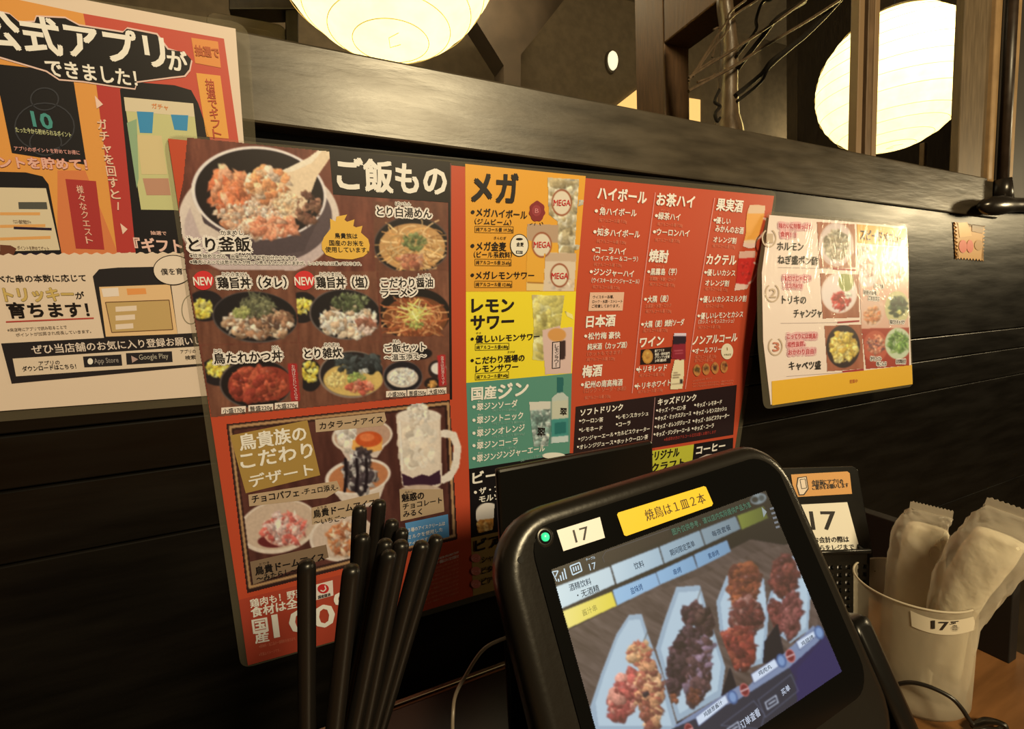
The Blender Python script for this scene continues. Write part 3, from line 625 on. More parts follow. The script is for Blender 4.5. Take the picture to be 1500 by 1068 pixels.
def b5():
    cv.ell(730, 580, 60, 80, (32, 27, 26)).blobs(730, 560, 44, 52, 45, 18, YEL).ell(937, 575, 165, 118, (150, 124, 96)).ell(940, 572, 158, 110, (38, 32, 30)).ell(945, 600, 148, 82, (224, 180, 92))
    cv.blobs(860, 600, 50, 36, 40, 18, [(240, 206, 120), (230, 190, 104)]); cv.blobs(960, 520, 110, 46, 46, 40, [(38, 38, 34), (58, 60, 52), (80, 84, 74)], asp=(.3, .7)); cv.blobs(960, 595, 50, 26, 46, 14, [(130, 140, 66), (160, 170, 84)])
    cv.blobs(985, 640, 66, 30, 50, 20, [(214, 110, 74), (232, 150, 110), (196, 84, 60)]); cv.blobs(1000, 560, 20, 14, 6, 14, [(226, 214, 180)])
tile([(684, 416), (1085, 414), (1100, 695), (700, 742)], b5)
def b6():
    cv.ell(1280, 470, 60, 30, (30, 24, 22)).ell(1192, 590, 100, 84, (110, 90, 76)).ell(1194, 586, 94, 76, (36, 30, 30)).ell(1192, 590, 78, 50, (226, 200, 160)).blobs(1192, 588, 70, 40, 90, 15, [(246, 228, 190), (232, 208, 166), (250, 238, 206)])
    cv.ell(1360, 550, 40, 45, (50, 36, 30)).ell(1372, 545, 38, 30, (240, 222, 190)).ell(1340, 620, 40, 30, (40, 28, 24)).blobs(1338, 625, 26, 18, 14, 14, [(220, 150, 70)])
    cv.poly([(1366, 478), (1405, 476), (1412, 630), (1372, 632)], (184, 44, 38))
tile([(1088, 388), (1430, 385), (1432, 665), (1102, 690)], b6)
cv.grain(.04, 2.6); cv.build(s, 'rice_photograph', 1, 'printed photographs of rice bowls and noodles')
s.c(*k1)
s.poly([(825, 128), (1428, 195), (1424, 398), (846, 357)], (26, 19, 16), 2)
s.T('ご飯もの', 866, 252, 1408, 292, 158, CR, .05)
HL = dict(halo=(250, 226, 184), hr=.21)
s.T('とり釜飯', 125, 608, 430, 606, 72, BK, .035, **HL); s.T('かまめし', 283, 548, 396, 548, 24, BK, .02, **HL)
s.T('※炊き始めてから、出来上がるまで約30分かかります。', 132, 662, 665, 676, 20, BK, .02, **HL); s.T('※鶏肉によっては若干赤みが残って見えることがありますが、しっかりと火は通っております。', 132, 693, 985, 704, 19, BK, .02, **HL)
s.poly([(788, 600), (800, 570), (832, 530), (830, 478), (858, 492), (862, 468), (915, 458), (902, 484), (915, 494), (952, 482), (946, 515), (960, 522), (992, 514), (984, 548), (1020, 580), (1028, 610), (1024, 645), (995, 668), (940, 682), (860, 678), (810, 660), (790, 632)], (240, 178, 62), 3)
for txt, x0, x1, y in (('鳥貴族は', 853, 966, 563), ('国産のお米を', 826, 996, 599), ('使用しています。', 806, 1022, 632)): s.T(txt, x0, y, x1, y + 3, 27, BK, .03)
s.T('とり白湯めん', 1063, 440, 1335, 454, 48, BK, .03, **HL); s.T('ぱいたん', 1156, 403, 1232, 405, 17, BK, .02, **HL)
s.c(*k2)
for cx0, cy0 in ((197, 105), (701, 105)):
    s.ell(cx0, cy0, 52, 48, (222, 50, 44), 3); s.T('NEW', cx0 - 48, cy0 + 2, cx0 + 48, cy0 + 2, 44, CR, .03, lay=5, latin=True)
s.T('鶏旨丼（タレ）', 270, 116, 612, 114, 54, BK, .04, **HL); s.T('とりうまどん', 293, 74, 422, 75, 20, BK, .02, **HL)
s.T('鶏旨丼（塩）', 762, 114, 1015, 114, 54, BK, .04, **HL); s.T('とりうまどん', 779, 74, 890, 75, 20, BK, .02, **HL)
s.T('こだわり醤油', 1085, 118, 1342, 114, 48, BK, .03, **HL); s.T('ラーメン', 1085, 166, 1262, 163, 44, BK, .03, **HL); s.T('しょうゆ', 1270, 79, 1330, 78, 16, BK, .02, **HL)
s.T('鳥たれかつ丼', 250, 495, 590, 478, 52, BK, .035, **HL); s.T('とり', 252, 457, 288, 456, 19, BK, .02, **HL); s.T('どん', 542, 441, 578, 439, 19, BK, .02, **HL)
s.T('とり雑炊', 702, 470, 888, 463, 50, BK, .035, **HL); s.T('ぞうすい', 800, 426, 874, 424, 18, BK, .02, **HL)
s.T('ご飯セット', 1102, 444, 1306, 435, 42, BK, .03, **HL); s.T('〜温玉添え〜', 1102, 490, 1308, 480, 30, BK, .03, **HL); s.T('はん', 1145, 408, 1180, 407, 16, BK, .02, **HL)
s.V('お肉はたれにくぐらせ', 645, 525, 662, 700, 18, (240, 180, 150)); s.V('温玉は別添えです', 1388, 482, 1394, 625, 17, (240, 180, 150))
for txt, x0, y0, x1, y1 in (('小盛170g', 295, 757, 403, 748), ('普盛220g', 430, 745, 540, 737), ('大盛270g', 562, 733, 664, 725), ('小盛200g', 1118, 674, 1205, 669), ('普盛250g', 1224, 668, 1308, 663), ('大盛300g', 1324, 661, 1405, 655)):
    s.poly([(x0 - 8, y0 - 16), (x1 + 6, y1 - 16), (x1 + 6, y1 + 15), (x0 - 8, y0 + 15)], (246, 216, 172), 3); s.T(txt, x0, y0, x1, y1, 24, BK, .02)
s.poly([(1418, 195 - 200 * 3.409 + 0), (1430, 195 - 200 * 3.409), (1440, 700), (1428, 700)], (32, 20, 16), 1.6)
# desserts
k3 = (290, 580, 3.6585); cv = Cv(326, 582, 684, 872, 1.0, 7); cv.c(*k3)
pan = [(150, 150), (1352, 20), (1412, 180), (1425, 280), (1400, 400), (1392, 770), (262, 1060)]
cv.mask([(150, 150), (1352, 20), (1392, 770), (262, 1060)]); cv.mask([(1290, 160), (1400, 175), (1430, 280), (1410, 400), (1310, 480)])
cv.blend(np.ones(cv.X.shape), (200, 74, 38)); cv.poly([(150, 150), (1352, 20), (1392, 770), (262, 1060)], (52, 28, 22)); cv.poly([(165, 160), (1346, 32), (1380, 755), (272, 1035)], (190, 140, 84)); cv.poly([(180, 174), (1334, 48), (1366, 744), (284, 1016)], (50, 26, 20))
inn = [(190, 184), (1322, 60), (1352, 735), (292, 1002)]; cv.wood(inn, (66, 32, 24), (112, 62, 44), .05, 12)
cv.clip(inn)
cv.poly([(720, 215), (1045, 200), (960, 330), (800, 345)], (222, 192, 156)).ell(880, 215, 163, 92, (238, 212, 172), -.1).ell(882, 215, 150, 80, (196, 150, 112), -.1)
cv.blobs(805, 222, 52, 62, 40, 34, [(240, 220, 186), (224, 198, 160)], shade=.2).poly([(830, 235), (990, 225), (985, 290), (900, 310), (825, 285)], (240, 168, 76)).ell(915, 232, 72, 42, (206, 84, 32), -.05).ell(905, 222, 40, 22, (232, 120, 60))
cv.poly([(682, 460), (1030, 400), (960, 590), (800, 600)], (226, 198, 160)).ell(857, 432, 177, 96, (240, 216, 178), -.15).ell(860, 434, 160, 82, (198, 122, 70), -.15)
cv.blobs(865, 420, 90, 90, 70, 42, [(240, 222, 190), (36, 24, 26), (40, 26, 26), (230, 208, 176)], asp=(.3, .7)); cv.blobs(880, 330, 42, 46, 30, 30, [(34, 22, 24), (50, 34, 34), (230, 214, 186)], asp=(.3, .6))
for q in (790, 850, 900): cv.line([(q, 340), (q + 6, 420), (q - 4, 510)], 16, (34, 22, 24))
cv.ell(430, 700, 216, 142, (236, 206, 164), -.22).ell(432, 694, 200, 126, (214, 178, 136), -.22).ell(400, 780, 80, 34, (110, 40, 34)).ell(465, 715, 118, 88, (232, 168, 130), -.2)
cv.blobs(465, 712, 112, 84, 90, 40, [(240, 190, 156), (226, 110, 84), (244, 214, 182), (214, 84, 64)], asp=(.25, .6))
cv.ell(775, 760, 178, 128, (238, 210, 170), -.1).ell(777, 756, 164, 114, (220, 186, 146), -.1).ell(790, 770, 96, 90, (226, 160, 100)); cv.blobs(790, 765, 90, 84, 70, 40, [(240, 200, 150), (196, 110, 56), (170, 84, 42), (244, 216, 176)], asp=(.2, .5))
cv.clip()
# mug
cv.poly([(1300, 185), (1330, 180), (1385, 195), (1412, 275), (1400, 380), (1360, 450), (1310, 472), (1308, 432), (1350, 400), (1366, 340), (1370, 270), (1350, 225), (1302, 222)], (240, 216, 176))
cv.poly([(1062, 112), (1300, 100), (1305, 300), (1308, 470), (1270, 500), (1150, 510), (1095, 480), (1075, 300)], (236, 208, 166)).ell(1182, 108, 120, 38, (240, 216, 176)).poly([(1092, 415), (1150, 440), (1200, 420), (1240, 430), (1298, 395), (1300, 470), (1200, 492), (1100, 480)], (62, 30, 40))
cv.ell(1195, 510, 112, 32, (232, 206, 166)).ell(1195, 500, 100, 24, (206, 170, 132)); cv.poly([(1128, 110), (1135, 60), (1165, 28), (1190, 30), (1230, 70), (1240, 110)], (244, 222, 182)); cv.blobs(1180, 90, 56, 56, 40, 24, [(246, 226, 190), (232, 206, 164), (240, 216, 176)], shade=.2)
cv.blobs(1180, 260, 100, 130, 60, 40, [(238, 212, 170), (232, 202, 158), (242, 220, 180)], shade=.05); cv.line([(1080, 140), (1096, 400)], 8, (248, 230, 196)); cv.line([(1296, 130), (1300, 400)], 6, (222, 190, 150))
cv.grain(.04, 2.6, 4); cv.build(s, 'dessert_photograph', 1.2, 'printed photographs of desserts in white bowls and a tall mug')
s.c(*k3)
s.poly([(172, 212), (586, 130), (655, 425), (256, 522)], (178, 134, 58), 2)
s.T('鳥貴族の', 222, 250, 578, 196, 84, CR, .035, rot=True); s.T('こだわり', 228, 348, 612, 286, 88, CR, .035, rot=True); s.T('デザート', 275, 458, 615, 388, 66, CR, .03, rot=True)
TAN = (196, 158, 108)
s.poly([(628, 128), (1000, 88), (1010, 130), (990, 160), (632, 195)], TAN, 2); s.T('カタラーナアイス', 652, 160, 990, 122, 38, BK, .02)
s.poly([(270, 530), (745, 455), (765, 500), (690, 545), (275, 592)], TAN, 2); s.T('チョコパフェ', 290, 552, 540, 515, 42, BK, .03); s.T('-チュロ添え-', 556, 512, 750, 485, 34, BK, .02)
s.poly([(608, 600), (972, 516), (972, 560), (840, 590), (835, 640), (612, 690)], TAN, 2); s.T('鳥貴ドームアイス', 618, 632, 948, 568, 42, BK, .03); s.T('〜いちご〜', 622, 676, 795, 648, 30, BK, .02); s.T('とりき', 640, 598, 690, 590, 14, BK, .01)
s.poly([(1080, 500), (1312, 500), (1320, 620), (1086, 672)], (186, 150, 102), 2); s.T('魅惑の', 1092, 545, 1210, 530, 42, BK, .04); s.T('チョコレート', 1098, 592, 1306, 555, 34, BK, .03); s.T('みるく', 1100, 632, 1200, 616, 34, BK, .03); s.T('みわく', 1108, 514, 1150, 511, 14, BK, .01)
s.poly([(1110, 682), (1340, 634), (1347, 755), (1130, 806)], (92, 142, 164), 2)
for k, x in enumerate(('３種のアイスクリームは', 'ミルクを使用した', 'アイスです。')): s.T(x, 1125, 718 + 38 * k, (1322, 1310, 1240)[k], (680 + 34 * k, 712, 760)[k], 22, CR, .02)
s.c(290, 780, 3.488)
s.poly([(266, 150), (655, 62), (668, 128), (282, 266)], (140, 108, 72), 2); s.T('鳥貴ドームアイス', 293, 196, 645, 120, 42, BK, .04); s.T('〜みたらし〜', 300, 236, 505, 190, 34, BK, .03); s.T('とりき', 315, 160, 365, 150, 14, BK, .01)
s.poly([(208, 345), (1000, 150), (1000, 470), (255, 680)], (180, 66, 38), 1.1)
s.T('鶏肉も！野菜も！', 268, 362, 600, 288, 42, CR, .03); s.T('食材は全て', 272, 408, 560, 345, 50, CR, .04)
s.T('国', 280, 478, 355, 464, 72, CR, .04); s.T('産', 292, 535, 360, 522, 60, CR, .04); s.T('100', 384, 474, 696, 410, 126, CR, .03, latin=True); s.T('％', 700, 360, 840, 330, 110, CR, .06)
s.poly([(598, 268), (688, 244), (692, 322), (604, 346)], (240, 212, 170), 3); s.ell(640, 288, 29, 24, (206, 40, 34), 4); s.line([(648, 272), (654, 290), (640, 302), (626, 296)], 6, (240, 212, 170), 5); s.T('国産国消', 614, 328, 676, 313, 16, BK, .05, lay=5)
for k, x in enumerate(('※調味料・加工品の一部原料を除きます。', '※写真はイメージです。')): s.T(x, 312, 580 + 42 * k, (500, 420)[k], (538, 596)[k], 17, PINKT, .01)
s.c(540, 640, 4.109)
for k in range(11):
    x0 = 455 - 13 * k; s.T(('店舗により取り扱いが異なる場合がございます', 'アレルギー情報はスタッフまでお知らせ', '表示価格は税込みです')[k % 3], max(330, x0 - 60), 738 + 26 * k - (0 if k < 2 else -8), 540, 690 + 24 * k, 20 if k == 1 else 13, CR if k < 2 else PINKT, .02)
# right page blocks
k7 = (660, 230, 5.086); k8 = (660, 420, 4.109)
s.c(0, 0, 1)
OR, YE, GR = (238, 160, 44), (250, 214, 40), (92, 142, 106)
s.poly([(681.5, 240), (858, 258), (843.8, 427), (682.5, 427.5)], OR, 1); s.poly([(682.5, 427), (843.8, 427), (837.8, 547), (683, 561)], YE, 1)
s.poly([(683, 561), (837.8, 547), (834.5, 664), (687, 687)], GR, 1); s.poly([(687, 687), (835, 664), (850, 664), (850, 752), (690, 788)], (20, 15, 14), 1); s.poly([(690, 788), (850, 752), (850, 832), (693, 873)], (176, 132, 62), 1)
cv = Cv(768, 256, 860, 430, 0.8, 11); cv.c(*k7)
g1 = [(722, 150), (960, 165), (925, 722), (805, 715), (795, 480), (730, 430)]; g1b = [(955, 320), (992, 322), (985, 352), (950, 372)]
cv.mask(g1).mask([(570, 495), (805, 505), (800, 720), (700, 720), (692, 1000), (562, 995)]).mask([(705, 715), (940, 715), (922, 1002), (692, 1000)]).mask([(955, 316), (995, 320), (990, 356), (950, 372)]).mask([(925, 648), (968, 655), (955, 690), (915, 700)])
cv.blend(np.ones(cv.X.shape), (206, 182, 128)); cv.blobs(850, 420, 140, 320, 160, 60, [(226, 206, 154), (190, 164, 108), (240, 222, 176), (170, 142, 86)], asp=(.3, .9), shade=.25)
cv.poly([(570, 495), (805, 505), (800, 640), (570, 625)], (190, 150, 104)).poly([(568, 622), (800, 640), (800, 722), (700, 722), (694, 940), (560, 935)], (238, 166, 50)).poly([(560, 930), (694, 940), (692, 1002), (560, 996)], (240, 196, 110)).line([(575, 935), (690, 940)], 8, (150, 90, 30))
cv.poly([(705, 712), (942, 715), (924, 1004), (690, 1000)], (228, 196, 148)).poly([(705, 715), (940, 715), (935, 780), (702, 775)], (206, 168, 120)).blobs(815, 940, 100, 50, 20, 30, [(236, 208, 164), (214, 178, 130)], shade=.15)
for x, y, a, b in ((828, 340, 71, 94), (680, 655, 70, 90), (812, 882, 65, 84)): cv.ell(x, y, a, b, (232, 206, 156)).ring(x, y, a, b, 9, (150, 70, 34))
cv.build(s, 'glass_photograph', 2, 'printed photograph of three large iced glasses')
s.c(*k7)
for x, y in ((828, 340), (680, 652), (812, 884)): s.T('MEGA', x - 62, y, x + 62, y, 48, (206, 44, 34), .03, latin=True)
s.poly([(645 + 58 * (1 + .07 * math.sin(9 * a)) * math.cos(a), 405 + 76 * (1 + .06 * math.sin(7 * a)) * math.sin(a)) for a in np.linspace(0, 6.28, 48, endpoint=False)], (140, 40, 36), 3); s.ell(640, 400, 34, 42, (160, 56, 50), 3.4); s.T('B', 625, 400, 652, 400, 36, (226, 130, 110), .02, lay=5, latin=True)
for a, b in (((590, 505), (610, 495)), ((625, 510), (632, 490)), ((670, 510), (665, 490)), ((690, 500), (680, 485))): s.line([a, b], 5, BK, 3)
s.ell(513, 658, 70, 85, BK, 3); s.ell(513, 658, 64, 79, (246, 222, 170), 3.4); s.T('金麦', 488, 650, 542, 652, 30, BK, .03, lay=5); s.ell(513, 612, 26, 9, BK, 4); s.poly([(488, 698), (538, 700), (537, 722), (488, 720)], BK, 4); s.T('糖質オフ', 490, 710, 536, 711, 14, CR, .02, lay=5)
s.T('メガ', 158, 222, 497, 240, 232, BK, .055)
def item(x, y, txt, x1, y1, h, c=BK, bul=None, bold=.03, **k):
    if bul: s.ell(bul, y, h * .22, h * .22, c, 4, 'bullet', 12)
    s.T(txt, x, y, x1, y1, h, c, bold, **k)
def boxed(x0, y0, x1, y1, txt, h, c=BK):
    s.line([(x0 - 6, y0 - h * .8), (x1 + 6, y1 - h * .8), (x1 + 6, y1 + h * .8), (x0 - 6, y0 + h * .8), (x0 - 6, y0 - h * .8)], 2.5, c, 3); s.T(txt, x0, y0, x1, y1, h, c, .02)
item(190, 410, 'メガハイボール', 567, 433, 64, bul=166); s.T('（ジムビーム）', 178, 478, 450, 490, 44, BK, .025); boxed(188, 538, 462, 543, '純アルコール量 19.20g', 30)
s.T('きんむぎ', 322, 602, 412, 605, 22, BK); item(190, 662, 'メガ金麦', 412, 668, 66, bul=164); s.T('（ビール系飲料）', 172, 725, 455, 730, 46, BK, .025); boxed(188, 784, 446, 788, '純アルコール量 25.65g', 30)
item(185, 880, 'メガレモンサワー', 620, 882, 60, bul=163); boxed(186, 948, 452, 949, '純アルコール量 12.00g', 30)
# lemon sour and gin photographs
cv = Cv(772, 428, 842, 665, 0.8, 12); cv.c(*k8)
cv.mask([(488, 48), (688, 52), (676, 140), (660, 260), (560, 450), (492, 440), (500, 250)]).mask([(552, 262), (690, 245), (735, 240), (728, 522), (568, 530)]).mask([(680, 140), (735, 165), (742, 200), (700, 180)])
cv.blend(np.ones(cv.X.shape), (226, 206, 110)); cv.poly([(488, 48), (688, 52), (684, 108), (490, 100)], (206, 180, 110)); cv.blobs(585, 230, 95, 200, 90, 55, [(236, 214, 110), (214, 190, 90), (240, 226, 150), (190, 166, 80)], shade=.2, asp=(.5, 1))
cv.poly([(552, 262), (735, 215), (728, 524), (566, 532)], (226, 182, 148)).ell(640, 290, 55, 40, (222, 150, 70)).poly([(655, 330), (692, 322), (690, 436), (655, 440)], (60, 40, 34)).poly([(700, 140), (742, 165), (738, 210), (700, 185)], (250, 222, 120))
g = [(472, 692), (612, 688), (608, 780), (590, 960), (500, 965), (480, 800)]; b = [(640, 545), (680, 543), (682, 575), (678, 635), (712, 665), (712, 935), (600, 945), (606, 670), (640, 640)]
cv.mask(g).mask(b); cv.poly(g, (150, 160, 130)); cv.clip(g); cv.blobs(545, 820, 66, 140, 110, 34, [(206, 204, 170), (126, 142, 116), (226, 220, 186), (100, 124, 100)], asp=(.4, .9)); cv.poly([(472, 690), (612, 686), (610, 735), (476, 745)], (222, 206, 166)); cv.clip()
cv.poly(b, (196, 196, 160)); cv.poly([(640, 545), (682, 543), (680, 636), (640, 640)], (40, 100, 84)).poly([(606, 690), (712, 680), (712, 790), (604, 800)], (206, 196, 150)).poly([(604, 800), (712, 790), (712, 900), (602, 915)], (70, 142, 116)).poly([(625, 820), (695, 812), (695, 880), (625, 890)], (40, 110, 92)).poly([(602, 905), (712, 895), (712, 935), (600, 944)], (206, 208, 176)).line([(606, 670), (604, 940)], 5, (90, 120, 100)).line([(712, 668), (712, 935)], 5, (90, 120, 100))
cv.build(s, 'drink_photograph', 2, 'printed photograph of lemon sour glasses and a gin bottle')
s.c(*k8)
s.poly([(612, 333), (662, 328), (660, 490), (610, 495)], (24, 16, 14), 3); s.poly([(617, 338), (657, 333), (655, 485), (615, 490)], (226, 190, 158), 3.3); s.V('レモンサワー', 638, 345, 635, 485, 26, BK, bold=.03, lay=4)
s.V('翠', 545, 840, 545, 905, 52, BK, bold=.03); s.V('翠', 678, 722, 678, 778, 44, BK, bold=.03)
s.T('レモン', 127, 112, 378, 110, 90, BK, .055); s.T('サワー', 123, 216, 378, 206, 90, BK, .055)
item(150, 315, '優しいレモンサワー', 533, 298, 44, bul=131, bold=.04); s.T('やさ', 152, 279, 182, 277, 12, BK); boxed(155, 364, 346, 359, '純アルコール量4.80g', 24)
item(150, 444, 'こだわり酒場の', 443, 426, 44, bul=131, bold=.04); s.T('レモンサワー', 150, 494, 405, 480, 44, BK, .04); s.T('さかば', 342, 392, 386, 390, 13, BK); boxed(155, 543, 344, 530, '純アルコール量9.60g', 24)
s.T('国産', 125, 644, 272, 632, 76, CR, .05); s.T('ジン', 284, 632, 465, 606, 92, CR, .05)
for k, (txt, x1, y0, y1) in enumerate((('翠ジンソーダ', 400, 724, 700), ('翠ジントニック', 434, 804, 772), ('翠ジンオレンジ', 443, 882, 845), ('翠ジンコーラ', 402, 957, 926), ('翠ジンジンジャーエール', 565, 1034, 968))):
    item(157, y0, txt, x1, y1, 44, CR, bul=141, bold=.03); s.T('すい', 162, y0 - 34, 190, y0 - 36, 11, CR, .01); s.T('（純アルコール量9.60g）', 250 if k < 4 else 420, y0 + (20 if k < 4 else 12), 395 + (50 if k in (1, 2) else 0) if k < 4 else 560, y1 + 38, 15, (150, 180, 140), .0)
s.c(670, 570, 3.261)
s.ell(460, 318, 55, 15, (240, 222, 176), 3)
s.c(540, 640, 4.109)
s.T('ビール', 625, 248, 862, 210, 72, CR, .05); s.ell(643, 334, 9, 9, CR, 4); s.T('ザ・プレミアム', 664, 325, 960, 282, 40, CR, .04); s.T('モルツ', 664, 375, 790, 352, 40, CR, .04)
s.T('ビア', 640, 655, 800, 615, 72, BK, .05); s.T('カクテル', 760, 625, 980, 590, 50, BK, .05)
for k, x in enumerate(('シャンディ', 'ビター', 'ビアモーレ')): s.T(x, 678, 738 + 66 * k, 678 + 36 * len(x), 738 + 66 * k - 8 * len(x), 40, BK, .03)
for k in range(3): s.ell(645, 730 + 78 * k, 30, 26, (212, 112, 80), 3); s.T('ビール', 620, 732 + 78 * k, 672, 724 + 78 * k, 20, (236, 160, 120), .02, lay=5)
cv = Cv(694, 732, 726, 788, 0.8, 13); cv.c(540, 640, 4.109); cv.mask([(645, 430), (660, 405), (700, 396), (760, 395), (750, 560), (655, 585), (645, 500)]); cv.blend(np.ones(cv.X.shape), (20, 15, 14))
cv.ell(720, 470, 78, 75, (246, 222, 180)); cv.poly([(648, 520), (665, 500), (760, 490), (760, 585), (665, 580)], (206, 130, 50)); cv.blobs(700, 540, 50, 40, 30, 20, [(226, 150, 60), (160, 84, 24), (240, 190, 110)]); cv.build(s, 'beer_photograph', 2)
# red list columns
s.c(0, 0, 1)
for q in ([(960, 282), (941.5, 425), (926, 576)], [(1047, 290), (1025, 425), (1004, 570)]): s.line(q, 1.1, (240, 150, 120), 3)
c1 = (840, 260, 5.0); c2 = (840, 420, 5.0)
def alc(x, y, x1, y1, h=26): s.T('純アルコール量 7.20g', x, y, x1, y1, h, PINKT, .0)
s.c(*c1)
s.T('ハイボール', 175, 112, 532, 150, 96, CR, .05); s.T('お茶ハイ', 608, 158, 882, 180, 92, CR, .05); s.T('果実酒', 1046, 196, 1236, 212, 88, CR, .05)
for q in ((190, 245, '角ハイボール', 458, 262, 162, 56), (172, 398, '知多ハイボール', 482, 418, 152, 56), (158, 530, 'コーラハイ', 380, 542, 142, 52), (145, 690, 'ジンジャーハイ', 438, 706, 125, 52), (618, 280, '緑茶ハイ', 778, 292, 602, 52), (606, 398, 'ウーロンハイ', 845, 410, 588, 52), (562, 690, '黒霧島（芋）', 752, 690, 546, 48), (1040, 312, '優しい', 1145, 322, 1030, 46), (975, 695, '優しいカシス', 1180, 700, 962, 46)): item(q[0], q[1], q[2], q[3], q[4], q[6], CR, bul=q[5] + 6)
s.T('（ウイスキー＆コーラ）', 145, 588, 468, 598, 38, CR, .02); s.T('（ウイスキー＆ジンジャーエール）', 130, 752, 478, 762, 36, CR, .02)
for q in ((185, 312, 388, 322), (168, 465, 382, 474), (148, 635, 350, 642), (138, 800, 335, 806), (612, 340, 796, 350), (596, 455, 776, 464), (556, 780, 740, 786), (1016, 498, 1180, 508), (962, 815, 1125, 820)): alc(*q)
s.T('みかんのお酒', 1036, 372, 1242, 390, 50, CR, .03); s.T('オレンジ割', 1022, 452, 1188, 464, 44, CR, .03); s.T('オレンジ割', 962, 770, 1134, 776, 44, CR, .03)
s.T('焼酎', 552, 572, 690, 580, 88, CR, .05); s.T('カクテル', 972, 598, 1188, 606, 76, CR, .05); s.T('くろきりしま', 590, 648, 660, 652, 16, PINKT); s.T('お湯割・水割・ロック', 556, 740, 742, 748, 26, PINKT)
for q in ((196, 202, 218, 204), (205, 360, 232, 362), (634, 238, 700, 244), (1062, 268, 1082, 270)): s.T('かく', *q, 16, PINKT)
s.c(*c2)
s.poly([(122, 42), (372, 40), (360, 175), (110, 178)], (236, 180, 130), 3); 
for k, x in enumerate(('ウイスキー各種、', 'ロック・水割・ストレート', 'ご用意しております。')): s.T(x, 140 - 4 * k, 76 + 33 * k, (292, 355, 335)[k], 76 + 33 * k - 3, 24, BK, .02)
s.T('日本酒', 92, 256, 302, 244, 84, CR, .055); s.T('梅酒', 64, 622, 205, 608, 84, CR, .05); s.T('ワイン', 484, 408, 658, 392, 76, CR, .05); s.T('ノンアルコール', 872, 394, 1196, 368, 66, CR, .05)
for q in ((105, 362, '松竹梅 豪快', 340, 352, 84, 50), (80, 718, '紀州の南高梅酒', 356, 698, 60, 50), (540, 92, '大隅（麦）', 690, 86, 522, 48), (516, 276, '大隅（麦）焼酎ソーダ', 806, 258, 500, 48), (476, 606, 'トリキレッド', 680, 590, 464, 48), (465, 728, 'トリキホワイト', 708, 700, 452, 48), (946, 92, '優しいカシスミルク割', 1262, 86, 930, 46), (928, 214, '優しいレモンとカシス', 1238, 200, 912, 46), (888, 470, 'オールフリー', 1080, 456, 874, 42)): item(q[0], q[1], q[2], q[3], q[4], q[6], CR, bul=q[5] + 6)
s.T('純米酒（カップ酒）', 100, 440, 388, 424, 46, CR, .03); s.T('（ホットもできます）', 96, 492, 352, 476, 30, PINKT, .0); s.T('（カシス・レモンスカッシュ）', 912, 256, 1172, 248, 32, CR, .01)
s.T('（ロック・ソーダ・水割）', 72, 762, 380, 742, 32, PINKT, .0)
for q in ((94, 534, 300, 522), (80, 812, 268, 798), (526, 180, 714, 176), (508, 322, 686, 314), (480, 650, 664, 636), (470, 770, 650, 752), (964, 142, 1094, 138), (912, 298, 1072, 290), (888, 514, 1042, 506), (885, 542, 1020, 532)): alc(*q)
s.T('お湯割・水割・ロック', 524, 142, 712, 134, 30, PINKT, .0)
for k in range(3): s.T('※キッズは注文いただけません。運転される方も', 870, 690 + 20 * k, (1010, 1170, 1165)[k], 666 + 20 * k, 13, PINKT, .0)
s.ell(1126, 474, 44, 58, (244, 218, 160), 3.5); s.T('FREE', 1100, 498, 1152, 494, 13, (130, 110, 60), .0, latin=True, lay=5); s.line([(1126, 445), (1128, 466)], 5, (150, 120, 60), 5)
s.poly([(495, 462), (720, 440), (712, 560), (490, 572)], (36, 18, 16), 3)
for k, x in enumerate(('南アフリカ', '食品・飲料部門', 'グランプリ受賞', '2年連続')): s.T(x, 592, 470 + 24 * k, (660, 700, 700, 676)[k], 463 + 24 * k, 20, CR, .03)
cv = Cv(934, 484, 1072, 575, 0.8, 14); cv.c(*c2)
cv.mask([(736, 340), (828, 338), (822, 540), (716, 528), (724, 450), (728, 400)]).mask([(740, 534), (812, 538), (812, 640), (800, 750), (708, 756), (716, 640)])
cv.mask([(543 + 42 * math.cos(a), 512 + 56 * math.sin(a)) for a in np.linspace(0, 6.28, 30)])
for k in range(4): cv.mask([(906 + 66 * k + 30 * math.cos(a), 612 - 8 * k + 46 * math.sin(a)) for a in np.linspace(0, 6.28, 30)])
cv.blend(np.ones(cv.X.shape), (120, 40, 30)); cv.poly([(736, 338), (830, 336), (826, 364), (732, 368)], (226, 200, 190)).poly([(732, 364), (826, 360), (824, 420), (728, 424)], (44, 26, 34)).poly([(728, 422), (824, 418), (820, 545), (712, 530)], (146, 34, 42)).line([(740, 470), (800, 466)], 5, (220, 120, 110)).line([(745, 490), (800, 486)], 4, (220, 120, 110))
cv.poly([(730, 532), (815, 536), (815, 650), (800, 760), (705, 760), (714, 640)], (240, 214, 150)).line([(735, 632), (760, 630)], 5, (90, 60, 40)).line([(730, 650), (780, 645)], 6, (90, 60, 40)).line([(728, 668), (770, 664)], 6, (90, 60, 40)).line([(722, 715), (790, 708)], 4, (120, 90, 60)).poly([(780, 680), (800, 676), (798, 710), (778, 712)], (60, 50, 40))
cv.ell(543, 512, 42, 56, (214, 150, 60)).ring(543, 512, 36, 48, 4, (160, 100, 36)).blobs(540, 505, 20, 24, 14, 10, [(180, 110, 40), (240, 190, 90)])
for k, cc in enumerate(((110, 96, 40), (176, 120, 60), (90, 52, 40), (150, 84, 44))): cv.ell(906 + 66 * k, 612 - 8 * k, 30, 46, (206, 130, 60)).blobs(906 + 66 * k, 606 - 8 * k, 20, 24, 14, 12, [cc, (60, 40, 30)])
cv.build(s, 'wine_photograph', 4, 'printed photographs of wine bottles, a medal and small dishes')
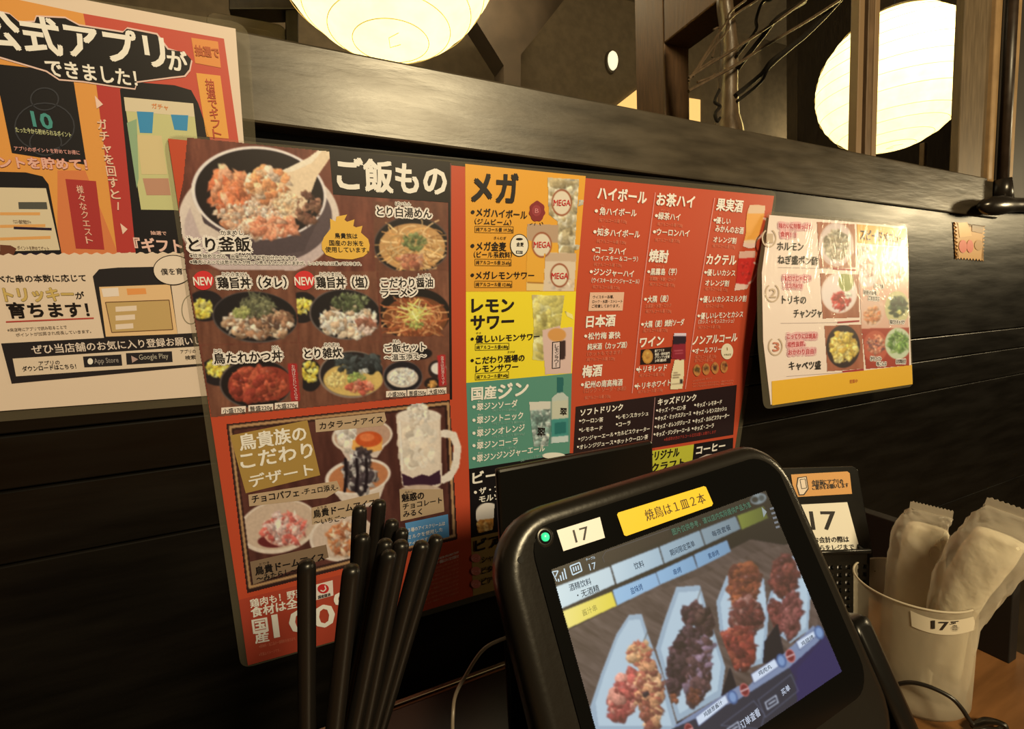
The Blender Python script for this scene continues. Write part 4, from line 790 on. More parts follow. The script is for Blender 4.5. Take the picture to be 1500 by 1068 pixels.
cv = Cv(1072, 294, 1132, 432, 0.8, 15); cv.c(*c1)
m1 = [(1290, 200), (1350, 196), (1408, 206), (1400, 285), (1428, 300), (1420, 380), (1385, 440), (1345, 470), (1330, 516), (1285, 522), (1238, 505), (1262, 400), (1265, 260)]
m2 = [(1215, 540), (1335, 534), (1330, 610), (1358, 630), (1350, 700), (1320, 770), (1290, 790), (1270, 820), (1175, 832), (1190, 760), (1200, 640)]
cv.mask(m1).mask(m2); cv.blend(np.ones(cv.X.shape), (200, 74, 38)); MG = (236, 190, 150)
cv.poly([(1285, 200), (1408, 206), (1395, 290), (1345, 475), (1250, 470), (1265, 300)], (240, 160, 62)).poly([(1285, 198), (1410, 204), (1402, 265), (1275, 262)], (232, 186, 130)).poly([(1245, 465), (1345, 470), (1330, 515), (1285, 524), (1238, 508)], MG).ell(1300, 470, 52, 14, (240, 196, 140))
cv.line([(1396, 300), (1420, 310), (1412, 380), (1375, 430), (1345, 450)], 16, MG)
cv.poly([(1212, 545), (1335, 538), (1325, 640), (1285, 790), (1185, 780), (1198, 650)], (206, 46, 34)).poly([(1212, 540), (1337, 534), (1330, 588), (1210, 592)], (226, 170, 130)).poly([(1185, 775), (1285, 785), (1272, 822), (1175, 832)], MG)
cv.line([(1325, 625), (1350, 640), (1342, 705), (1310, 760), (1285, 775)], 14, MG); cv.blobs(1255, 680, 40, 70, 14, 20, [(226, 70, 50), (184, 34, 28)])
cv.build(s, 'mug_photograph', 2, 'printed photograph of an orange and a red drink in mugs')
# soft drinks
k9 = (670, 570, 3.261); s.c(*k9)
s.poly([(566, 84), (1335, -20), (1318, 218), (552, 345)], (40, 22, 20), 2); s.line([(944, 40), (928, 250)], 3, (170, 120, 100), 3)
s.T('ソフトドリンク', 586, 112, 788, 84, 32, CR, .05); s.T('キッズドリンク', 956, 62, 1138, 38, 32, CR, .05)
for q in ((592, 152, 'ウーロン茶', 694, 144), (592, 194, 'レモネード', 690, 184), (588, 238, 'ジンジャーエール', 744, 214), (582, 276, 'オレンジジュース', 742, 252), (768, 132, 'レモンスカッシュ', 910, 114), (768, 168, 'コーラ', 824, 160), (762, 212, 'カルピスウォーター', 916, 188), (760, 250, 'ホットウーロン茶', 908, 226),
          (960, 102, 'キッズ・ウーロン茶', 1088, 86), (955, 140, 'キッズ・ミックスジュース', 1114, 114), (952, 180, 'キッズ・オレンジジュース', 1110, 152), (948, 216, 'キッズ・ジンジャーエール', 1108, 190), (1142, 76, 'キッズ・レモネード', 1260, 60), (1138, 114, 'キッズ・レモンスカッシュ', 1284, 90), (1134, 152, 'キッズ・カルピスウォーター', 1296, 124), (1130, 188, 'キッズ・コーラ', 1222, 172)): item(q[0], q[1], q[2], q[3], q[4], 22, CR, bul=q[0] - 6, bold=.04)
s.T('※未成年の方のアルコール注文は固くお断りします', 985, 240, 1232, 202, 16, (176, 60, 44), .02)
s.poly([(940, 282), (1318, 222), (1312, 260), (1132, 266), (940, 296)], RED, 2.4)
s.poly([(930, 295), (1130, 264), (1120, 370), (930, 400)], (202, 190, 50), 2.6); s.poly([(1130, 262), (1318, 232), (1310, 420), (1118, 420)], (22, 16, 15), 2.6)
s.T('オリジナル', 905, 325, 1058, 298, 44, BK, .05); s.T('クラフト', 925, 378, 1082, 348, 44, BK, .05); s.T('コーヒー', 1140, 292, 1276, 268, 40, CR, .06)
s.poly([(1152, 330), (1190, 312), (1226, 310), (1230, 325), (1150, 350)], (206, 176, 140), 3.2)
s.done()

# ---------- right: snack menu hanging upright from the rail
SNK = Pl((0.5217, 0.3935, 0.108 + CAM_Z), (0.02, 1, 0.0))
t = thing('snack_menu', SNK.p(1230, 590), 'laminated cream snack menu with dish photos and an orange footer, right of the large menu', 'poster')
laminate(SNK, [(1124, 309), (1329, 328), (1338, 566), (1119, 600), (1110, 500), (1109, 400)], t)
base(SNK, [(1127, 315), (1327, 332), (1336, 563), (1129, 593), (1118, 500), (1116, 400)], t, (246, 212, 168))
s = Sheet(SNK, t); s.c(1100, 300, 3.444)
cv = Cv(1195, 322, 1338, 562, 0.8, 21); cv.c(1100, 300, 3.444)
W0, W1 = (150, 80, 50), (190, 112, 72)
def dish(fr, fn): cv.mask(fr); cv.clip(fr); cv.wood(fr, W0, W1, .1, 8); fn(); cv.clip()
dish([(332, 85), (525, 97), (530, 318), (346, 320)], lambda: cv.ell(430, 200, 88, 112, (206, 170, 140)).ell(430, 196, 80, 100, (222, 190, 158)).blobs(430, 205, 62, 78, 130, 18, [(120, 100, 60), (90, 76, 50), (196, 176, 130), (160, 130, 90), (226, 210, 160)]))
dish([(348, 345), (545, 350), (548, 570), (362, 575)], lambda: cv.ell(445, 445, 92, 102, (232, 200, 166)).ell(445, 448, 84, 92, (240, 212, 178)).ell(480, 385, 38, 52, (150, 150, 70)).blobs(452, 490, 44, 48, 50, 18, [(196, 50, 44), (220, 70, 56), (170, 36, 36)]).blobs(490, 455, 18, 20, 14, 12, [(244, 236, 190)]))
dish([(370, 610), (558, 602), (572, 828), (385, 842)], lambda: cv.ell(465, 715, 85, 108, (52, 36, 32)).blobs(470, 720, 70, 74, 120, 24, [(222, 180, 66), (240, 206, 110), (200, 150, 50), (246, 222, 140)], asp=(.4, .9)))
RED2 = (190, 90, 62)
cv.mask([(536, 205), (795, 215), (800, 812), (580, 830), (556, 600), (548, 400)]); cv.clip([(536, 205), (795, 215), (800, 812), (580, 830), (556, 600), (548, 400)]); cv.blend(np.ones(cv.X.shape), (226, 170, 130))
cv.ell(590, 330, 60, 85, (236, 200, 170)).blobs(585, 320, 36, 44, 40, 16, [(200, 110, 80), (240, 210, 180)]).ell(725, 310, 65, 80, (236, 204, 170)).blobs(725, 330, 46, 44, 60, 16, [(206, 84, 70), (226, 150, 110), (240, 190, 150)])
cv.ell(610, 535, 62, 80, (228, 180, 140)).blobs(612, 560, 44, 44, 50, 16, [(226, 140, 84), (240, 180, 120), (206, 110, 60)]).ell(738, 520, 62, 85, (206, 190, 120)).blobs(740, 510, 46, 52, 60, 20, [(60, 76, 50), (80, 100, 60), (40, 50, 40)]).blobs(752, 545, 10, 14, 8, 10, [(236, 210, 110)])
cv.poly([(556, 625), (800, 620), (800, 830), (575, 835)], (170, 60, 40)).ell(628, 715, 62, 80, (196, 90, 60)).blobs(628, 705, 46, 50, 60, 16, [(236, 150, 100), (214, 110, 70), (240, 180, 130), (90, 50, 60)]).ell(742, 700, 66, 80, (206, 206, 150)).blobs(742, 695, 54, 58, 90, 20, [(100, 140, 50), (70, 104, 44), (170, 190, 90)], asp=(.2, .4)); cv.clip()
cv.build(s, 'dish_photograph', 2, 'printed photographs of small dishes')
s.poly([(535, 98), (784, 122), (794, 212), (538, 192)], (236, 160, 56), 2); s.T('スピードメニュー', 548, 150, 772, 172, 54, BK, .04)
s.poly([(105, 890), (812, 808), (816, 905), (107, 1012)], (240, 174, 40), 2)
for q in ((415, 322, 530, 330), (437, 594, 548, 586), (462, 842, 570, 832)): s.line([(q[0], q[1]), (q[2], q[3])], 9, (170, 44, 44), 2.4)
for q in ((138, 316, 415, 322), (150, 598, 437, 594), (180, 866, 462, 846)): s.line([(q[0], q[1]), (q[2], q[3])], 2.5, (190, 160, 130), 2)
PK = dict(halo=(246, 176, 150), hr=.5)
for q in (('味わいに特製っぽの', 140, 106, 300, 112), ('食感！！', 145, 148, 222, 154), ('味だけじゃない', 160, 372, 298, 370), ('コリコリやみつき', 162, 408, 255, 410), ('こってりには焼鳥！', 180, 664, 330, 662), ('相性抜群。', 182, 706, 270, 700), ('おかわり自由！', 186, 745, 322, 738)): s.T(q[0], q[1], q[2], q[3], q[4], 26, (196, 50, 50), .03, **PK)
for q in (('ホルモン', 130, 208, 262, 212), ('ねぎ盛ポン酢', 134, 276, 335, 284), ('トリキの', 155, 478, 275, 480), ('チャンジャ', 214, 548, 354, 546), ('キャベツ盛', 190, 812, 350, 808)): s.T(q[0], q[1], q[2], q[3], q[4], 44, BK, .03)
for y, x, n in ((168, 92, '1'), (445, 108, '2'), (715, 124, '3')):
    s.line([(x + 34 * math.cos(a), y + 44 * math.sin(a)) for a in np.linspace(-1.1, 4.2, 22)], 7, (206, 170, 122), 3); s.T(n, x - 16, y, x + 16, y, 48, (206, 170, 122) if n != '3' else (206, 120, 80), .05, latin=True)
for q in (('たこわさび', 556, 222, 592, 224), ('きゅうり漬', 620, 408, 664, 412), ('砂肝の旨煮', 566, 442, 630, 446), ('ごま仕立て', 590, 470, 645, 474), ('塩だれキャベツ', 698, 590, 772, 592), ('冷やしトマト', 600, 776, 655, 776), ('味こんぶ', 632, 802, 680, 802), ('自家製枝豆', 730, 790, 778, 790)): s.T(q[0], q[1], q[2], q[3], q[4], 20, BK, .04, halo=(246, 222, 180), hr=.3)
s.T('営業中', 496, 892, 535, 888, 18, (206, 110, 40), .03); s.done()

def film(pl, pts, parent):                         # crinkled clear film over the sheet
    m = bpy.data.materials.new('crinkled_film'); m.use_nodes = True; nt = m.node_tree; nt.nodes.remove(nt.nodes['Principled BSDF'])
    tp = nt.nodes.new('ShaderNodeBsdfTransparent'); gl = nt.nodes.new('ShaderNodeBsdfGlossy'); gl.inputs['Roughness'].default_value = .16; mx = nt.nodes.new('ShaderNodeMixShader'); mx.inputs[0].default_value = .035
    tc = nt.nodes.new('ShaderNodeTexCoord'); mp = nt.nodes.new('ShaderNodeMapping'); mp.inputs['Scale'].default_value = (1.6, 1, .8); nz = nt.nodes.new('ShaderNodeTexNoise'); nz.inputs['Scale'].default_value = 22; nz.inputs['Detail'].default_value = 2; nz.inputs['Distortion'].default_value = 1.5
    bp = nt.nodes.new('ShaderNodeBump'); bp.inputs['Strength'].default_value = .55; bp.inputs['Distance'].default_value = .006
    nt.links.new(tc.outputs['Object'], mp.inputs[0]); nt.links.new(mp.outputs[0], nz.inputs['Vector']); nt.links.new(nz.outputs['Fac'], bp.inputs['Height']); nt.links.new(bp.outputs[0], gl.inputs['Normal'])
    nt.links.new(tp.outputs[0], mx.inputs[1]); nt.links.new(gl.outputs[0], mx.inputs[2]); nt.links.new(mx.outputs[0], nt.nodes['Material Output'].inputs[0])
    MB().poly([pl.p(*p, .0022) for p in pts]).build('clear_film', m, parent)
film(SNK, [(1127, 314), (1328, 331), (1337, 564), (1127, 595), (1116, 500), (1114, 400)], bpy.data.objects['snack_menu'])
# ---------- serrated ticket sign
TK = moved(PANEL, 0.0022); t = thing('ticket_sign', TK.p(1422, 382), 'small orange sign with zigzag edges high at the right end of the plank wall', 'sign')
T0 = [(1398, 325), (1444, 331), (1441, 383), (1401, 380)]; e = []
for i in range(4):
    a, b = np.array(T0[i], float), np.array(T0[(i + 1) % 4], float); n = 9 if i % 2 == 0 else 10; d = b - a; L = np.linalg.norm(d); nn = np.array([-d[1], d[0]]) / L
    for k in range(n): e += [tuple(a + d * (k + .0) / n), tuple(a + d * (k + .5) / n + nn * 3.6)]
MB().prism([TK.p(*q) for q in e], -TK.n * .0012).build('sign_board', ink((206, 140, 56)), t)
s = Sheet(TK, t, tr=(1280, 240, 4.45))
s.poly([(548, 385), (610, 380), (640, 470), (560, 480)], (224, 160, 70), 2); s.poly([(640, 400), (715, 410), (710, 455), (640, 440)], (150, 104, 50), 2.2); s.ell(582, 538, 26, 42, (214, 84, 50), 3); s.ell(628, 538, 22, 42, (214, 84, 50), 3); s.ell(685, 530, 28, 34, (180, 120, 44), 2.6); s.done()
# ------------------------------------------------------------------ table and what stands on it
blk = mat('black_plastic', (0.005, 0.0045, 0.004), 0.30, spec=0.35)
t = thing('dining_table', (0.5, 0.1, 0.0), 'warm wooden restaurant table top under the cup', 'table')
MB().box((-0.70, -0.62, TABLE_Z - .03), (0.60, 0.402, TABLE_Z)).build('table_top', mat('table_wood', (0.17, 0.078, 0.028), 0.38, coat=.3, bump=.15, bscale=10, stretch=(1, 7, 7), var=.25), t, bevel=.002)
MB().box((-0.70, 0.402, TABLE_Z - .032), (0.60, 0.4075, TABLE_Z + .0012)).build('edge_strip', mat('edge_metal', (0.30, 0.26, 0.2), 0.25, metal=.8), t, bevel=.001)
for x in (-.6, .5):
    for y in (-.52, .32): MB().box((x - .03, y - .03, 0), (x + .03, y + .03, TABLE_Z - .03)).build('leg', black_wood, t, bevel=.002)
o = MB().prism([(x, y, TABLE_Z + .0005) for x, y in rrect(-.35, .12, .36, .385, .02)], (0, 0, .012)).build('serving_tray', mat('tray_lacquer', (0.008, 0.007, 0.006), 0.3), bevel=.002)
tag(o, 'flat black lacquer tray on the table under the chopsticks and tablet', 'tray')

# black standing board and wood block at the far right
o = MB().box((.571, .188, TABLE_Z), (.585, .40, TABLE_Z + .10)).build('menu_stand', mat('matt_black', (.006, .005, .005), .6), bevel=.001)
tag(o, 'plain black board standing on the table behind the wrapped towels', 'board')
o = MB().box((.602, -.55, 0), (.635, .186, TABLE_Z + .075)).build('end_panel', mat('box_wood', (0.24, 0.115, 0.05), .45, var=.2, bscale=10, stretch=(1, 1, 6)), bevel=.003)
tag(o, 'brown wooden end panel of the booth beyond the black board', 'panel')

# ---------- order tablet
TO = np.array([0.10277277, 0.1975524, -0.12528582 + CAM_Z]); TU = np.array([0.99838757, 0.02551178, 0.0507091]); TV = -np.array([0.05674945, -0.42767544, -0.90214922]); TN = np.cross(TU, TV)
TU, TV, TN = _n(TU), _n(TV), _n(TN)
TB = Pl(TO, TN, TV); TB.u = TU; TB.v = TV; TB.n = TN if np.dot(TN, TO - CAM) < 0 else -TN
tabp = lambda u, v, d=0.0: TB.o + TB.u * u - TB.v * v + TB.n * d    # u right, v down, d towards the viewer
t = thing('order_tablet', tabp(.08, .235, -.02), 'thick black touch tablet in a rounded case showing grilled skewers', 'tablet')
case = mat('tablet_case', (0.010, 0.0085, 0.007), 0.30, spec=0.45, bump=.05, bscale=300)
U0, U1, V0, V1 = -.027, .1865, -.0305, .155
def ringp(i, d): return [tabp(*p, d) for p in rrect(U0 + i, V0 + i, U1 - i, V1 - i, max(.004, .033 - i), 8)]
MB().loft([ringp(.013, .0012), ringp(.009, .0022), ringp(.006, .0022), ringp(.0025, .0005), ringp(.0005, -.003), ringp(0, -.008), ringp(.001, -.016), ringp(.006, -.021), ringp(.02, -.023)], True, True).build('case', case, t, smooth=True)
MB().prism([tabp(u, v, .0012) for u, v in rrect(-.0075, -.0225, .1755, .119, .016)], TB.n * .0009).build('glass_front', mat('glass_black', (.004, .004, .004), .12, spec=.5), t)
MB().loft([[tabp(.0008 + r * math.cos(a), -.0154 + r * math.sin(a), d) for a in np.linspace(0, 6.283, 24, endpoint=False)] for r, d in ((.0052, .0016), (.0046, .0024), (.003, .0020))], True, True).build('light_dimple', case, t, smooth=True)
MB().loft([[tabp(.0008 + r * math.cos(a), -.0154 + r * math.sin(a), d) for a in np.linspace(0, 6.283, 20, endpoint=False)] for r, d in ((.0022, .0012), (.0021, .003), (.0014, .0036))], True, True).build('status_light', mat('green_led', (.02, .4, .2), .3, emit=lin((60, 235, 150)), estr=1.0), t, smooth=True, label='green status light')
cc = TB.uv(760, 820); cc = (cc[0], -cc[1])
MB().loft([[tabp(cc[0] + r * math.cos(a), cc[1] + r * math.sin(a), d) for a in np.linspace(0, 6.283, 16, endpoint=False)] for r, d in ((.0017, .0005), (.0016, .0026))], True, True).build('microphone_hole', mat('hole_black', (.001, .001, .001), .8), t)
# display: lit screen
pl = Pl(tabp(0, 0, .0024), TB.n, TB.v); pl.u, pl.v, pl.n = TB.u, TB.v, TB.n
G = 0.95
s = Sheet(pl, t, glow=G); s.LAY = 0.00006
tb = (720, 640, 3.261); tc = (720, 860, 2.5); td = (800, 860, 3.75)
cv = Cv(798, 700, 1262, 1120, 1.0, 31); cv.c(0, 0, 1)
D = [(807, 834), (1122, 718), (1234, 984), (910, 1204)]
cv.mask(D); cv.blend(np.ones(cv.X.shape), (16, 12, 16))
D2 = [(826, 925), (1118, 758), (1180, 880), (1240, 984), (1100, 1060), (880, 1110)]
cv.wood([(830, 924), (1100, 790), (1160, 800), (1210, 930), (900, 1110)], (58, 46, 42), (96, 80, 76), 1.0, 7)
# plates, each picture cut by a slanted edge
def plate(fr, pts, skew):
    cv.clip(fr); cv.wood(fr, (62, 48, 44), (108, 92, 86), 1.0, 6); cv.poly(pts, (150, 172, 192)); 
    cx = sum(p[0] for p in pts) / len(pts); cy = sum(p[1] for p in pts) / len(pts)
    cv.poly([(cx + (x - cx) * .86, cy + (y - cy) * .9) for x, y in pts], (176, 198, 214)); skew(); cv.clip()
cv.c(*td)
plate([(120, 235), (500, 65), (610, 330), (720, 700), (720, 800), (270, 800)], [(455, 152), (525, 148), (560, 260), (640, 480), (730, 800), (260, 800), (242, 655), (300, 480), (385, 260)],
      lambda: (cv.line([(560, 240), (530, 310)], 5, (90, 90, 90)), cv.blobs(510, 370, 62, 66, 70, 34, [(206, 160, 110), (150, 70, 60), (180, 96, 76), (230, 190, 140)], -.5), cv.blobs(430, 600, 68, 150, 130, 42, [(150, 66, 64), (176, 84, 76), (120, 50, 50), (206, 150, 130)], .4), cv.blobs(570, 600, 62, 190, 130, 42, [(190, 140, 100), (150, 76, 64), (216, 176, 130), (110, 56, 50)], -.1), cv.blobs(545, 588, 14, 14, 6, 18, [(46, 34, 44)])))
plate([(500, 65), (830, -60), (905, 130), (1090, 590), (720, 740), (600, 330)], [(715, 0), (845, -10), (880, 110), (940, 300), (985, 440), (962, 600), (720, 740), (600, 345), (650, 180)],
      lambda: (cv.line([(850, 10), (825, 90)], 5, (110, 110, 110)), cv.blobs(810, 150, 56, 52, 50, 36, [(44, 30, 36), (66, 40, 44), (90, 60, 62)]), cv.blobs(875, 200, 44, 80, 50, 34, [(60, 40, 44), (84, 60, 56), (40, 26, 30)]), cv.blobs(745, 400, 62, 200, 160, 44, [(44, 30, 38), (64, 40, 46), (92, 66, 72), (34, 22, 28)], .32), cv.blobs(840, 460, 56, 190, 140, 44, [(70, 46, 48), (96, 66, 66), (52, 34, 38), (130, 110, 130)], .2), cv.blobs(700, 620, 18, 34, 14, 20, [(120, 70, 50)]), cv.blobs(815, 600, 30, 40, 20, 26, [(110, 64, 50), (84, 50, 44)])))
plate([(830, -60), (1180, -200), (1215, 130), (1330, 430), (1090, 590), (905, 130)], [(935, 80), (990, -60), (1130, -110), (1200, -40), (1226, 60), (1215, 260), (1190, 420), (1030, 470), (960, 300)],
      lambda: (cv.blobs(1090, 0, 76, 120, 120, 44, [(130, 70, 50), (100, 54, 44), (160, 90, 56), (74, 40, 36)]), cv.blobs(1100, 170, 78, 110, 120, 42, [(90, 46, 44), (120, 60, 54), (64, 36, 38), (150, 110, 100)], .1), cv.blobs(1050, 340, 90, 120, 120, 42, [(140, 60, 50), (110, 48, 44), (170, 90, 70), (86, 40, 40)], -.3)))
plate([(1180, -200), (1420, -260), (1490, 120), (1490, 280), (1330, 430), (1215, 130)], [(1215, 90), (1280, -140), (1380, -180), (1440, -60), (1452, 60), (1440, 240), (1340, 310), (1240, 230)],
      lambda: (cv.blobs(1310, -60, 66, 110, 110, 40, [(96, 50, 46), (120, 64, 56), (74, 40, 40)]), cv.blobs(1260, 160, 42, 80, 70, 38, [(110, 56, 54), (130, 70, 64), (84, 44, 44)]), cv.blobs(1350, 150, 46, 130, 110, 38, [(110, 60, 60), (84, 46, 46), (140, 84, 80)], .1)))
for q in ([(1200, 300), (1270, 200), (1320, 420), (1190, 420)], [(960, 600), (1010, 440), (1050, 560), (970, 600)]): cv.poly(q, (14, 12, 28))
# lower name bars and buttons
for a, b in (((715, 790), (1090, 600)), ((1050, 640), (1340, 420)), ((1310, 400), (1500, 270))):
    dx, dy = b[0] - a[0], b[1] - a[1]
    cv.poly([(a[0] - 10, a[1] - 30), (b[0] - 30, b[1] - 60), (b[0] + 10, b[1] + 40), (a[0] + 20, a[1] + 60)], (120, 136, 170))
cv.c(*tc)
cv.poly([(660, 520), (900, 418), (1085, 300), (1225, 175), (1290, 310), (1120, 470), (1000, 560), (700, 620)], (34, 30, 76))
cv.poly([(700, 560), (660, 520), (900, 415), (1090, 295), (1110, 330), (1120, 420), (980, 520), (900, 560)], (36, 40, 58))
cv.poly([(1120, 300), (1225, 180), (1285, 310), (1120, 460)], (34, 30, 84))
cv.c(*td)
for q in ([(820, 715), (985, 590), (1003, 635), (838, 765)], [(1125, 480), (1255, 392), (1278, 436), (1142, 530)], [(1372, 300), (1482, 232), (1492, 262), (1392, 345)]): cv.poly(q, (206, 220, 240)); cv.line(q + [q[0]], 3, (60, 70, 110))
for x, y in ((1025, 605), (1292, 405), (1500, 250)): cv.ell(x, y, 27, 40, (70, 96, 146), -.3).ell(x, y, 18, 28, (120, 150, 196), -.3)
for x, y in ((785, 785), (1090, 565), (1342, 378)): cv.ell(x, y, 25, 38, (196, 110, 104), -.3).ell(x, y, 20, 31, (110, 34, 40), -.3).line([(x - 18, y + 8), (x + 18, y - 8)], 8, (214, 190, 190))
for q in ([(1165, 620), (1345, 480), (1385, 570), (1205, 715)], [(960, 760), (1140, 625), (1200, 700), (1180, 780)]): cv.line(q + [q[0]], 4, (90, 96, 120))
for x, y in ((1238, 630), (1030, 775)): cv.line([(x - 34, y + 5), (x + 24, y - 34), (x + 36, y + 4), (x - 22, y + 42), (x - 34, y + 5)], 6, (206, 214, 230)).line([(x - 14, y + 14), (x + 20, y - 8)], 7, (206, 214, 230))
cv.ell(1268, 755, 14, 14, (80, 84, 140)); cv.c(*tb)
cv.poly([(283, 632), (1250, 275), (1345, 340), (1380, 370), (1180, 470), (340, 850)], (18, 15, 16))
T1, T2 = (176, 196, 210), (206, 226, 236)
def tab(q, c0, c1):
    m = cv.inside(q).astype(float); P = [cv._p(*p) for p in q]; x0 = min(p[0] for p in P); x1 = max(p[0] for p in P); g = np.clip((cv.X - x0) / (x1 - x0), 0, 1)[..., None]
    cv.C = cv.C * (1 - m[..., None]) + (np.asarray(c0) * (1 - g) + np.asarray(c1) * g) * m[..., None]
tab([(303, 717), (566, 618), (590, 705), (333, 822)], (206, 226, 232), (190, 210, 220)); tab([(570, 614), (798, 526), (822, 607), (597, 704)], (190, 212, 224), (156, 182, 200))
tab([(802, 524), (994, 446), (1018, 520), (826, 606)], (150, 176, 194), (130, 154, 170)); tab([(998, 444), (1166, 378), (1190, 440), (1022, 518)], (126, 148, 162), (110, 130, 142)); tab([(1172, 376), (1300, 330), (1322, 388), (1196, 444)], (118, 128, 50), (84, 92, 36))
tab([(340, 832), (575, 738), (598, 808), (360, 900)], (236, 220, 110), (220, 206, 90)); tab([(577, 732), (784, 648), (804, 708), (600, 806)], (150, 190, 224), (136, 176, 214)); tab([(786, 646), (962, 566), (984, 630), (806, 706)], (140, 180, 216), (120, 160, 196)); tab([(966, 562), (1126, 492), (1144, 548), (986, 628)], (124, 164, 200), (110, 146, 180))
cv.c(*tc); tab([(262, 88), (440, 17), (455, 70), (280, 153)], (240, 226, 130), (226, 210, 70)); cv.c(*tb)
cv.ell(1275, 296, 40, 26, (120, 134, 140), -.3).ell(1258, 300, 16, 14, (30, 34, 36)).ell(1290, 292, 14, 14, (60, 70, 74))
cv.poly([(530, 545), (840, 440), (850, 480), (560, 602), (535, 595)], (28, 20, 20))
cv.build(s, 'display', 0, 'lit display with dish pictures', blur=2)
s.c(*tb); DK = (50, 62, 76); LT = (206, 226, 236)
for k, h in enumerate((14, 26, 38, 50)): s.line([(322 + 12 * k, 692 - 4.4 * k), (322 + 12 * k - h * .22, 692 - 4.4 * k - h)], 6, LT, 2)
s.line([(290, 645), (312, 690)], 4, LT, 2); s.line([(290, 645), (318, 640), (306, 668)], 5, LT, 2)
s.line([(375, 618), (420, 600), (432, 640), (388, 660), (375, 618)], 6, LT, 2)
for k in range(3): s.line([(390 + 11 * k, 622 - 4 * k), (395 + 11 * k, 644 - 4 * k)], 6, LT, 2)
s.T('テーブル', 450, 588, 494, 575, 14, LT, .03, rot=True); s.T('17', 466, 622, 498, 612, 34, LT, .0, latin=True, rot=True)
s.line([(540, 600), (530, 575), (545, 548), (850, 440)], 3, (90, 84, 80), 2)
s.T('图片仅供参考，请以店内实际提供产品为准', 862, 456, 1235, 322, 30, (80, 120, 96), .02, rot=True)
for q in (('酒精饮料', 370, 722, 474, 688, 34, DK), ('・无酒精', 408, 758, 512, 720, 34, (40, 48, 56)), ('饮料', 680, 620, 726, 604, 32, DK), ('期间限定菜单', 852, 556, 968, 508, 30, DK), ('每夜套餐', 1052, 466, 1140, 430, 26, DK), ('盐味烤', 664, 738, 720, 714, 32, (60, 90, 130)), ('串烤', 868, 648, 905, 632, 28, (50, 80, 120)), ('素串烤', 1034, 572, 1084, 550, 26, (50, 76, 112))): s.T(q[0], q[1], q[2], q[3], q[4], q[5], q[6], .015, rot=True)
s.poly([(1290, 335), (1315, 358), (1300, 385)], (150, 160, 160), 2)
for k in range(5): s.line([(1330 + 7 * k, 345 + 22 * k), (1348 + 7 * k, 340 + 22 * k)], 10, (120, 124, 130), 2)
s.c(*tc); s.T('酱汁串', 332, 96, 384, 74, 24, (170, 160, 80), .015, rot=True)
s.c(*td); s.T('鸡腿葱酱汁', 865, 705, 965, 630, 26, DK, .02, rot=True); s.T('鸡肉丸', 1165, 478, 1235, 432, 26, DK, .02, rot=True); s.T('鸡翅烤', 1400, 315, 1465, 270, 22, DK, .02, rot=True)
s.T('订单查看', 1068, 760, 1170, 682, 46, (196, 206, 226), .02, rot=True); s.T('买单', 1292, 582, 1335, 548, 34, (196, 206, 226), .02, rot=True)
s.done()
# stickers on the case
def sticker(q, col, name, label, th=.0004):
    o = MB().prism([pl.p(*p, .0) for p in q], TB.n * th).build(name, ink(col), t, label=label); return o
stk = Sheet(pl, t); stk.LAY = .00015
f = lambda *a: [(720 + x / 3.261, 640 + y / 3.261) for x, y in a]
s17 = sticker(f((310, 447), (516, 383), (540, 482), (342, 546)), (246, 224, 176), 'number_sticker', 'cream sticker printed 17')
snt = sticker(f((598, 372), (604, 362), (1012, 236), (1022, 240), (1056, 318), (1050, 330), (642, 474), (632, 470)), (248, 194, 26), 'notice_sticker', 'yellow sticker about two skewers per plate')
stk.parent = s17; stk.c(*tb); stk.T('17', 392, 474, 462, 454, 66, BK, -.012, lay=4, rot=True, latin=True); stk.done(); stk.t = {}; stk.b = {}; stk.parent = snt
stk.T('焼鳥は１皿２本', 732, 378, 1016, 290, 52, (70, 46, 20), -.005, lay=4, rot=True); stk.done()
# dock behind and below
t2 = thing('tablet_dock', (.19, .26, TABLE_Z + .013), 'black rounded dock holding the order tablet upright on the tray', 'dock')
def ringd(i, d): return [tabp(*p, d) for p in rrect(-.02 + i, .085 + i, .200 - i, .2235 + d * .475 - .0005, .018, 6)]
MB().loft([ringd(.012, -.0235), ringd(.002, -.026), ringd(0, -.032), ringd(.002, -.052), ringd(.012, -.058)], True, True).build('dock_body', blk, t2, smooth=True)
MB().loft([[tabp(*p, d) for p in rrect(.1865 + .0005, .088 + i, .2045 - i, .2235 + d * .475 - .0005, .005, 5)] for i, d in ((.005, -.001), (.001, -.003), (0, -.008), (0, -.03))], True, True).build('dock_cheek', blk, t2, smooth=True)
# plain black box behind the tablet
a = yhit(728, 686, .30); b = yhit(957, 648, .30)
o = MB().box((a[0], .30, TABLE_Z + .0125), (b[0], .3065, (a[2] + b[2]) / 2)).build('receipt_box', blk, bevel=.0022)
tag(o, 'plain black plastic box standing right behind the tablet, before the menu', 'box')

